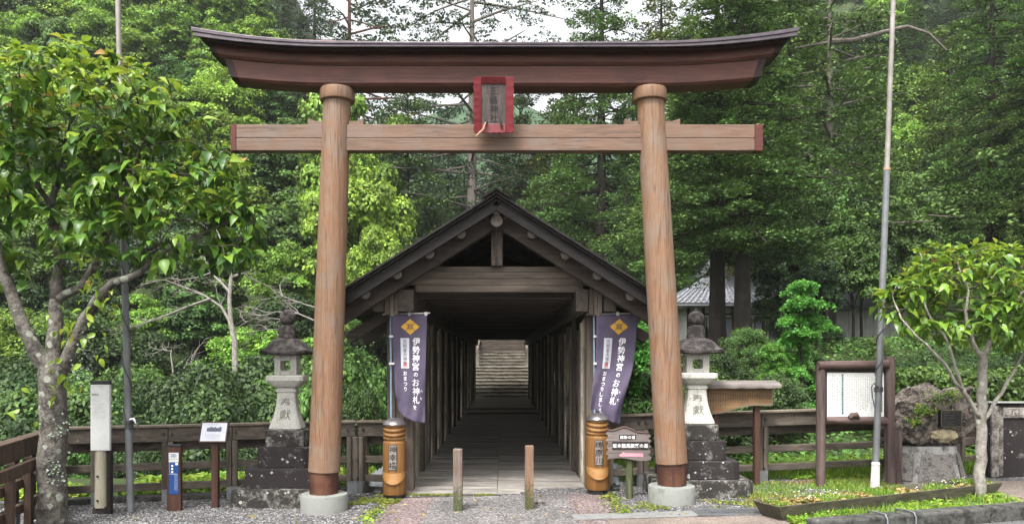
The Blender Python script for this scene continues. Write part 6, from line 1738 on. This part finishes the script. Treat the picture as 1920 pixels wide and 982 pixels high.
def dogwood(name, label, stems, ells, d, r_base, n_att, leaf_len, bark, seed, lv=(4, 7), extra_att=None, young_top=.45, lichen=False):
    rng = np.random.default_rng(seed)
    nodes, par = [], []; rad_min = {}
    index = {}
    for st, parent_at, r0, r1 in stems:
        pts = [P(px, py, d + dy) for px, py, dy in st]
        prev = None
        if parent_at is not None: prev = min(range(len(nodes)), key=lambda i: (nodes[i] - pts[0]).length)
        dense = []
        for a, b_ in zip(pts, pts[1:]):
            k = max(1, int((b_ - a).length / .12)); dense += [a.lerp(b_, i / k) for i in range(k)]
        dense.append(pts[-1])
        for i, q in enumerate(dense):
            if prev is not None and i == 0 and (nodes[prev] - q).length < .05: continue
            q = q + Vector(rng.normal(size=3) * .010); nodes.append(q); par.append(prev if prev is not None else -1); prev = len(nodes) - 1
            rad_min[prev] = r0 + (r1 - r0) * i / max(1, len(dense) - 1)
    n_skel = len(nodes)
    att = []
    vol = sum(a * b_ for _, _, a, b_ in ells)
    for px, py, a, b_ in ells:
        c_ = P(px, py, d); n = int(n_att * a * b_ / vol); u = rdirs(rng, n) * (rng.random(n) ** .38)[:, None]
        att.append(np.array(c_) + u * np.array([a * d / FPX, min(a, 210) * d / FPX * .62, b_ * d / FPX]))
    att = np.concatenate(att)
    keep = np.array([mnoise.noise(Vector(q * 2.1) + Vector((seed, 0, 0))) for q in att]) > -.13
    att = att[keep]
    N, Pp = colonize([np.array(p) for p in nodes], par, att, .08, 1.1, .115 if name == 'dogwood_tree' else .10)
    n = len(N); ch = [[] for _ in range(n)]
    for i, p in enumerate(Pp):
        if p >= 0: ch[p].append(i)
    tips = np.zeros(n)
    for i in range(n - 1, -1, -1):
        tips[i] = max(1, sum(tips[c_] for c_ in ch[i])) if ch[i] else 1
    rad = .0035 * tips ** .42
    for i, r_ in rad_min.items(): rad[i] = max(rad[i] * .7, r_)
    root = thing(name, label, 'tree', tuple(N[0] * np.array([1, 1, 0]) + np.array([0, 0, N[0][2] + .05])))
    trunk = MB(); br = MB(); started = set()
    stack = [(0, None)]
    while stack:
        i, p0 = stack.pop(); chain = ([p0] if p0 is not None else []) + [i]
        while ch[chain[-1]]:
            cs = sorted(ch[chain[-1]], key=lambda c_: -tips[c_] - 50 * (c_ in rad_min))
            for c_ in cs[1:]: stack.append((c_, chain[-1]))
            chain.append(cs[0])
        if len(chain) < 2: continue
        rr = [rad[j] for j in chain]
        if p0 is not None: rr[0] = min(rr[0], rr[1] * 1.3)
        big = max(rr[1:]) > .02
        (trunk if big else br).tube([N[j] for j in chain], rr, 12 if big else 5)
    trunk.build('trunk', M[bark], root, smooth='all'); 
    br.build('branch', M['twig'], root, smooth='all')
    # leaves on the thin twigs
    zc = np.array([N[i][2] for i in range(n)]); zlo, zhi = np.percentile(zc, 20), np.percentile(zc, 99)
    B, D, NN, TY_ = [], [], [], []
    ctr = att.mean(0)
    for i in range(n_skel, n):
        if tips[i] > 4: continue
        tip = not ch[i]
        k = rng.integers(lv[0], lv[1]) if tip else (rng.integers(1, 3) if rng.random() < .75 else 0)
        if k == 0: continue
        gd = N[i] - N[Pp[i]]; gd = gd / max(np.linalg.norm(gd), 1e-6)
        a0 = rng.uniform(0, 6.28)
        hgt = (N[i][2] - zlo) / (zhi - zlo)
        for q in range(k):
            a = a0 + q * 2.4
            out = np.array([math.cos(a), math.sin(a), rng.uniform(-.35, .35)]) + gd * .55
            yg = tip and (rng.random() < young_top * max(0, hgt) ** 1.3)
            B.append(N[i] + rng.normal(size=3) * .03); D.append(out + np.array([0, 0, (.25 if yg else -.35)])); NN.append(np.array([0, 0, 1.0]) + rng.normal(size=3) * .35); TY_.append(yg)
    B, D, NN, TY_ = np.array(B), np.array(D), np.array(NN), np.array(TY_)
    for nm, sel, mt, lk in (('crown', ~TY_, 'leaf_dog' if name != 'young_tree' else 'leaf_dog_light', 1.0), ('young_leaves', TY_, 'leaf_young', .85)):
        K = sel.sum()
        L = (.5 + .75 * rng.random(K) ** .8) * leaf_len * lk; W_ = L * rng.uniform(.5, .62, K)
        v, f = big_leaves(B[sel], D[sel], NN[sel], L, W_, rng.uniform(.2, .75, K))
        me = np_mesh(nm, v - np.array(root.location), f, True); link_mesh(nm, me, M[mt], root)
    print(name, 'nodes', n, 'leaves', len(B))
    return root
M['twig'] = stone('twig_bark', (0.11, 0.095, 0.075), (0.05, 0.042, 0.035), .5, scale=12, bmp=.4)
M['leaf_dog_light'] = leaf('light_dogwood_leaf', [(0.0, (0.05, 0.12, 0.016)), (0.5, (0.11, 0.215, 0.024)), (1.0, (0.19, 0.31, 0.035))], 0.32, 0.35, 0.45, 0.05)
DT = 7.9
lt = dogwood('dogwood_tree', 'large leafy tree with lichened forking trunk at the left edge', [
    ([(97, 1008, 0), (97, 930, 0), (99, 850, 0), (101, 770, 0), (100, 700, 0)], None, .145, .13),
    ([(100, 700, 0), (104, 640, 0), (106, 560, .05), (110, 480, .1), (97, 400, .15), (105, 330, .2), (120, 270, .2)], 0, .085, .022),
    ([(95, 705, 0), (60, 640, -.05), (25, 570, -.1), (-5, 480, -.15), (-20, 400, -.2), (-10, 320, -.2)], 0, .085, .022),
    ([(108, 705, 0), (140, 650, 0), (158, 600, -.05), (185, 555, -.1), (215, 530, -.1), (262, 510, -.1), (300, 482, -.05)], 0, .08, .022),
    ([(107, 560, .05), (150, 540, .1), (180, 500, .15), (200, 440, .2), (220, 380, .25), (250, 320, .3), (270, 260, .3)], 0, .05, .018),
    ([(103, 400, .15), (70, 350, .1), (40, 290, .05), (20, 230, 0)], 0, .03, .012),
], [(130, 215, 215, 135), (40, 330, 165, 130), (285, 270, 110, 120), (330, 370, 120, 100), (410, 380, 75, 110), (410, 450, 85, 60), (330, 460, 80, 45), (180, 390, 150, 95), (20, 440, 75, 95), (300, 450, 110, 50), (90, 470, 60, 40), (425, 470, 80, 45), (380, 440, 110, 60)], DT, .138, 5000, .158, 'bark', 5, (5, 8), young_top=.85)
def lichens():
    m = MB(); rng = np.random.default_rng(3)
    for px, py, k, s_ in ((100, 880, 46, .055), (116, 800, 30, .05), (148, 690, 42, .05), (85, 780, 26, .045), (158, 640, 22, .04)):
        for _ in range(k):
            c_ = P(px + rng.normal() * 9, py + rng.normal() * 12, DT - .135); c_.y += 3.2 * (c_.x - P(px, py, DT).x) ** 2 + (.04 if py < 700 else 0)
            r_ = rng.uniform(.3, 1) * s_ * .35; n = 7
            pts = [c_ + Vector((math.cos(6.28 * j / n) * r_ * rng.uniform(.7, 1.2), -rng.uniform(0, .012), math.sin(6.28 * j / n) * r_ * rng.uniform(.7, 1.2))) for j in range(n)]
            m.add(pts + [c_ + Vector((0, .012, 0))], [(j, (j + 1) % n, n) for j in range(n)])
    return m
tag(lichens().build('lichen', M['lichen'], lt), kind='stuff')
# a few small leafy shoots and yellowing leaves low on the trunk
rng = np.random.default_rng(8); B = []; D = []
for px, py, k in ((125, 620, 14), (170, 560, 16), (150, 480, 14), (60, 760, 5), (118, 740, 6), (165, 660, 8), (120, 700, 10), (200, 590, 8), (180, 520, 10)):
    for _ in range(k): B.append(np.array(P(px + rng.normal() * 18, py + rng.normal() * 22, DT - .1 + rng.normal() * .08))); D.append(np.array([rng.normal(), rng.normal() * .6, -.6]))
B = np.array(B); D = np.array(D); K = len(B); L = rng.uniform(.6, 1.1, K) * .12
v, f = big_leaves(B, D, np.array([0, 0, 1.0]) + rng.normal(size=B.shape) * .4, L, L * .55, rng.uniform(.2, .7, K))
link_mesh('shoot_leaves', np_mesh('shoot_leaves', v - np.array(lt.location), f, True), M['leaf_shoot'] if 'leaf_shoot' in M else M['leaf_young'], lt)
dogwood('young_tree', 'slim young tree with light green rounded crown beside the boulder at right', [
    ([(1840, 935, 0), (1838, 860, 0), (1840, 780, 0), (1840, 720, 0), (1842, 670, 0)], None, .062, .048),
    ([(1842, 670, 0), (1860, 630, .05), (1890, 590, .1), (1915, 550, .1)], 0, .034, .012),
    ([(1842, 670, 0), (1822, 640, -.05), (1810, 600, -.1), (1815, 540, -.1)], 0, .032, .012),
    ([(1840, 790, 0), (1805, 730, -.1), (1790, 690, -.15), (1775, 640, -.15), (1745, 600, -.2)], 0, .028, .010),
    ([(1805, 735, -.1), (1770, 680, -.2), (1720, 630, -.25), (1690, 600, -.25)], 0, .022, .008),
    ([(1842, 790, 0), (1870, 750, .05), (1900, 700, .1), (1930, 640, .1)], 0, .026, .010),
], [(1850, 530, 165, 70), (1730, 560, 85, 55), (1680, 590, 48, 40), (1930, 580, 90, 80), (1800, 490, 90, 40), (1850, 600, 160, 50), (1760, 545, 90, 60)], 8.55, .055, 3600, .13, 'bark_pale', 15, (5, 8), young_top=.9)

# ------------------------------------------------------------------ grass, weeds, hedge
def scatter(name, mat, n, area, size, seed, kind='blade', zfn=None, dens=None, w=.12, lean=.5, label=None):
    rng = np.random.default_rng(seed); pts = []
    while len(pts) < n:
        x, y = area(rng)
        if dens and mnoise.noise(Vector((x * dens[0], y * dens[0], seed))) < dens[1]: 
            if rng.random() < .85: n -= 0; 
            if rng.random() < .02: n -= 1
            continue
        pts.append((x, y, (zfn or T)(x, y)))
    p = np.array(pts); K = len(p); L = rng.uniform(size[0], size[1], K)
    if kind == 'blade':
        d = np.stack([rng.normal(size=K) * lean, rng.normal(size=K) * lean, np.ones(K)], 1); d = unit(d)
        nr = rng.normal(size=(K, 3)); v, f = kites(p + d * L[:, None] * .5, d, nr, L, L * w)
    else:
        d = rng.normal(size=(K, 3)); d[:, 2] = rng.uniform(-.2, .6, K)
        p[:, 2] += rng.uniform(0, 1, K) * kind_h(kind)
        v, f = kites(p, d, np.array([0, 0, 1.0]) + rng.normal(size=(K, 3)) * .5, L, L * .65)
    o = link_mesh(name, np_mesh(name, v, f), M[mat]); tag(o, kind='stuff'); return o
def kind_h(k): return float(k.split(':')[1])
G2 = lambda x, y: gz(x)
# leafy verge behind the left fence
scatter('ground_cover', 'verge', 9000, lambda r: ((lambda x: (x, fence_line_y(x) + .05 + r.uniform(0, 1.3)))(r.uniform(-7, -1.9))), (.05, .12), 1, 'leaf:0.14', zfn=lambda x, y: gz(x) - .02, dens=(1.2, -.25))
# lawn behind the right fence
scatter('grass', 'grass', 42000, lambda r: (r.uniform(1.6, 9.0), 10.25 + 3.2 * r.random() ** 1.5), (.08, .26), 2, zfn=lambda x, y: max(T(x, y), -.3) - .01, w=.05, lean=.35)
scatter('grass', 'verge', 6000, lambda r: (r.uniform(2.2, 7.0), r.uniform(10.2, 11.0)), (.03, .08), 3, 'leaf:0.06', zfn=lambda x, y: T(x, y) - .01, dens=(1.5, .0))
scatter('undergrowth', 'leaf_mid', 34000, lambda r: (r.uniform(1.7, 17.0), r.uniform(12.2, 26)), (.06, .14), 4, 'leaf:0.35', dens=(.5, -.4))
# weedy lawn between planter and notice board
wl = lambda r: (lambda t: (2.9 + t * 2.8 + r.normal() * .1, 8.2 + t * 1.0 + .2 + r.random() ** 1.2 * (1.55 - .75 * t)))(r.random())
scatter('weeds', 'grass', 9000, wl, (.02, .07), 5, zfn=G2, w=.14, lean=.7, dens=(1.4, -.1))
scatter('weeds', 'moss', 6000, wl, (.015, .045), 6, 'leaf:0.02', zfn=G2, dens=(1.7, -.05))
scatter('dry_weeds', 'dry', 5000, wl, (.02, .06), 7, zfn=G2, w=.2, lean=.9, dens=(1.2, .02))
def inpl(r): t = r.random(); o = r.uniform(.0, .33); d = (PL1 - PL0); nn = Vector((-d.y, d.x, 0)).normalized(); q = PL0 + d * t + nn * o; return q.x, q.y
GP = lambda x, y: gz(x) + .12
scatter('planter_weeds', 'grass', 3200, inpl, (.03, .10), 8, zfn=GP, w=.16, lean=.6, dens=(2.2, -.1))
scatter('planter_weeds', 'dry', 2600, inpl, (.02, .07), 9, 'leaf:0.04', zfn=GP, dens=(2.0, -.1))
scatter('small_flowers', 'flower', 150, inpl, (.014, .028), 10, 'leaf:0.09', zfn=lambda x, y: gz(x) + .15, dens=(1.6, .05))
scatter('small_flowers', 'flower', 110, wl, (.014, .026), 11, 'leaf:0.03', zfn=lambda x, y: gz(x) + .05, dens=(1.2, .15))
def front(r): t = r.random() ** 1.1; d = PL1 - PL0; q = PL0 + d * t; yk = kerb_y(q.x) + .1; return q.x + .03, yk + (q.y - yk - .02) * r.random()
scatter('weeds', 'verge', 2600, front, (.025, .07), 12, 'leaf:0.07', zfn=G2, dens=(1.9, -.15))
scatter('weeds', 'grass', 2600, front, (.04, .13), 13, zfn=G2, w=.1, lean=.5, dens=(1.5, -.1))
# weeds along the path edges and at the feet of the torii and lanterns
def edge(r):
    if r.random() < .5: return -1.5 + r.normal() * .07, r.uniform(7.9, 9.55)
    return 1.32 + r.normal() * .07, r.uniform(8.25, 9.5)
scatter('path_weeds', 'moss', 900, edge, (.015, .05), 14, 'leaf:0.02', zfn=G2, dens=(2.0, -.05))
scatter('path_weeds', 'verge', 140, edge, (.02, .06), 15, 'leaf:0.03', zfn=G2, dens=(2.4, .12))
scatter('path_weeds', 'moss', 2600, lambda r: (r.uniform(-2.0, -1.3), r.uniform(9.15, 9.6)), (.015, .04), 16, 'leaf:0.02', zfn=G2, dens=(2.6, -.05))
scatter('path_weeds', 'moss', 1600, lambda r: (r.uniform(1.3, 3.6), r.uniform(8.4, 8.9)), (.012, .04), 17, 'leaf:0.02', zfn=G2, dens=(2.6, .12))
scatter('path_weeds', 'moss', 1600, lambda r: (r.uniform(-1.7, 1.5), r.uniform(9.53, 9.66)), (.012, .03), 18, 'leaf:0.01', zfn=lambda x, y: .05, dens=(3.6, .0))
scatter('fallen_leaves', 'dry', 90, lambda r: (r.uniform(-6, 2.5), r.uniform(8.1, 9.5)), (.03, .07), 21, 'leaf:0.01', zfn=lambda x, y: gz(x) + .012)
# stray pebbles on the gravel so that it is not flat
def pebbles():
    rng = np.random.default_rng(20); V = []; F = []
    base = np.array([(1,0,0),(-1,0,0),(0,1,0),(0,-1,0),(0,0,1),(0,0,-1)], float); tri = np.array([(0,2,4),(2,1,4),(1,3,4),(3,0,4),(2,0,5),(1,2,5),(3,1,5),(0,3,5)])
    n = 9000; x = np.concatenate([rng.uniform(-6, -1.5, int(n * .65)), rng.uniform(1.3, 4.2, int(n * .35))]); n = len(x); y = rng.uniform(8.0, 10.0, n)
    z = np.array([gz(a) for a in x]); s_ = rng.uniform(.005, .014, n)
    v = base[None] * rng.uniform(.6, 1.2, (n, 6, 1)) * s_[:, None, None] * np.array([1, 1, .6]) + np.stack([x, y, z + .004], 1)[:, None]
    f = tri[None] + (np.arange(n) * 6)[:, None, None]
    ok = y < np.array([fence_line_y(a) for a in x]) - .05
    ok &= ~((x > 0.8) & (y < 8.35))
    f = f[ok]
    tag(link_mesh('pebbles', np_mesh('pebbles', v.reshape(-1, 3), f.reshape(-1, 3)), M['pebble']), kind='stuff')
M['pebble'] = leaf('loose_pebble', [(0.0, (0.07, 0.068, 0.07)), (0.6, (0.2, 0.195, 0.2)), (1.0, (0.42, 0.41, 0.4))], 0.0, .8, .3, 0)
pebbles()
for rt, Bm in MOSS_AT:
    rg = np.random.default_rng(2); K = len(Bm); d_ = rg.normal(size=(K, 3)); d_[:, 2] -= .5; L = rg.uniform(.02, .05, K)
    v, f = kites(Bm, d_, np.array([0, -.6, .8]) + rg.normal(size=(K, 3)) * .3, L, L * .6)
    tag(link_mesh('moss', np_mesh('moss', v - np.array(rt.location), f), M['verge'], rt), kind='stuff')
def hedge():
    rng = np.random.default_rng(31); N_ = 26000
    x0, x1, y0, y1 = 7.6, 13.5, 13.6, 15.2
    c_ = np.stack([rng.uniform(x0, x1, N_), rng.uniform(y0, y1, N_), rng.uniform(.35, 1, N_)], 1)
    face = rng.random(N_)
    c_[:, 1] = np.where(face < .62, y0 + rng.normal(size=N_) * .07, c_[:, 1])
    top = np.array([1.52 + .12 * mnoise.noise(Vector((a * 1.3, b_ * 1.3, 0))) + .05 * mnoise.noise(Vector((a * 4, b_ * 4, 2))) for a, b_ in c_[:, :2]])
    c_[:, 2] = np.where(face < .62, .3 + (top - .3) * c_[:, 2], top + rng.normal(size=N_) * .035)
    c_[:, 1] += np.array([.12 * mnoise.noise(Vector((a * 2, 0, z * 2))) for a, z in c_[:, [0, 2]]])
    end = rng.random(N_) < .10; c_[end, 0] = x0 + .15 + rng.normal(size=end.sum()) * .12; c_[end, 1] = rng.uniform(y0, y1, end.sum()); c_[end, 2] = rng.uniform(.3, 1.5, end.sum())
    nr = np.where((face < .62)[:, None], np.array([0, -1, .5]), np.array([0, 0, 1.0])) + rng.normal(size=(N_, 3)) * .4
    d = rng.normal(size=(N_, 3)); d[:, 2] -= .4
    L = rng.uniform(.05, .11, N_)
    root = thing('clipped_hedge', 'clipped green leafy hedge behind the boulder and slab', 'hedge', (10, 14, .5))
    v, f = kites(c_, d, nr, L, L * .7); link_mesh('foliage', np_mesh('foliage', v - np.array(root.location), f), M['leaf_mid'], root)
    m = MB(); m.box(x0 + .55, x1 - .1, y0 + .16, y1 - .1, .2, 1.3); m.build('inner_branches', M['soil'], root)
hedge()
# distant ridge
def mountain():
    xs = np.linspace(-260, 300, 90); ys = np.linspace(190, 330, 24); v = np.zeros((24, 90, 3))
    for j, y in enumerate(ys):
        for i, x in enumerate(xs):
            t = (y - 190) / 140; h = 92 * sm(0, .75, t) * (1 + .22 * mnoise.noise(Vector((x * .012, 1.7, 0)))) + 5 * mnoise.noise(Vector((x * .06, y * .06, 0))) * sm(0, .4, t) + 3 * mnoise.noise(Vector((x * .25, y * .25, 4))) * sm(0, .4, t)
            v[j, i] = (x, y, -2 + h)
    idx = np.arange(24 * 90).reshape(24, 90); f = np.stack([idx[:-1, :-1], idx[:-1, 1:], idx[1:, 1:], idx[1:, :-1]], -1).reshape(-1, 4)
    m, t, b = base_mat('far_forest', .95, .1); vv = coords(t, jitter=False); n1 = nd(t, "ShaderNodeTexNoise", Scale=.35, Detail=8.0, Roughness=.7); t.links.new(vv, n1.inputs['Vector'])
    r1 = ramp(t, [(.35, (.02, .045, .025)), (.65, (.06, .11, .045))]); t.links.new(n1.outputs['Fac'], r1.inputs[0]); t.links.new(r1.outputs[0], b.inputs['Base Color']); bump(t, b, n1.outputs['Fac'], 1.0, 2.0)
    tag(link_mesh('mountain', np_mesh('mountain', v.reshape(-1, 3), f, True), m), kind='structure')
mountain()
HAZE = True
if HAZE:
    m = MB(); m.box(-300, 340, -60, 345, -14, 140); 
    hm = bpy.data.materials.new('haze'); hm.use_nodes = True; t = hm.node_tree; t.nodes.remove(t.nodes['Principled BSDF'])
    pv = t.nodes.new('ShaderNodeVolumePrincipled'); pv.inputs['Color'].default_value = (.93, .95, .97, 1); pv.inputs['Density'].default_value = .00035; pv.inputs['Anisotropy'].default_value = .2
    t.links.new(pv.outputs[0], t.nodes['Material Output'].inputs['Volume'])
    tag(m.build('haze', hm), kind='stuff')
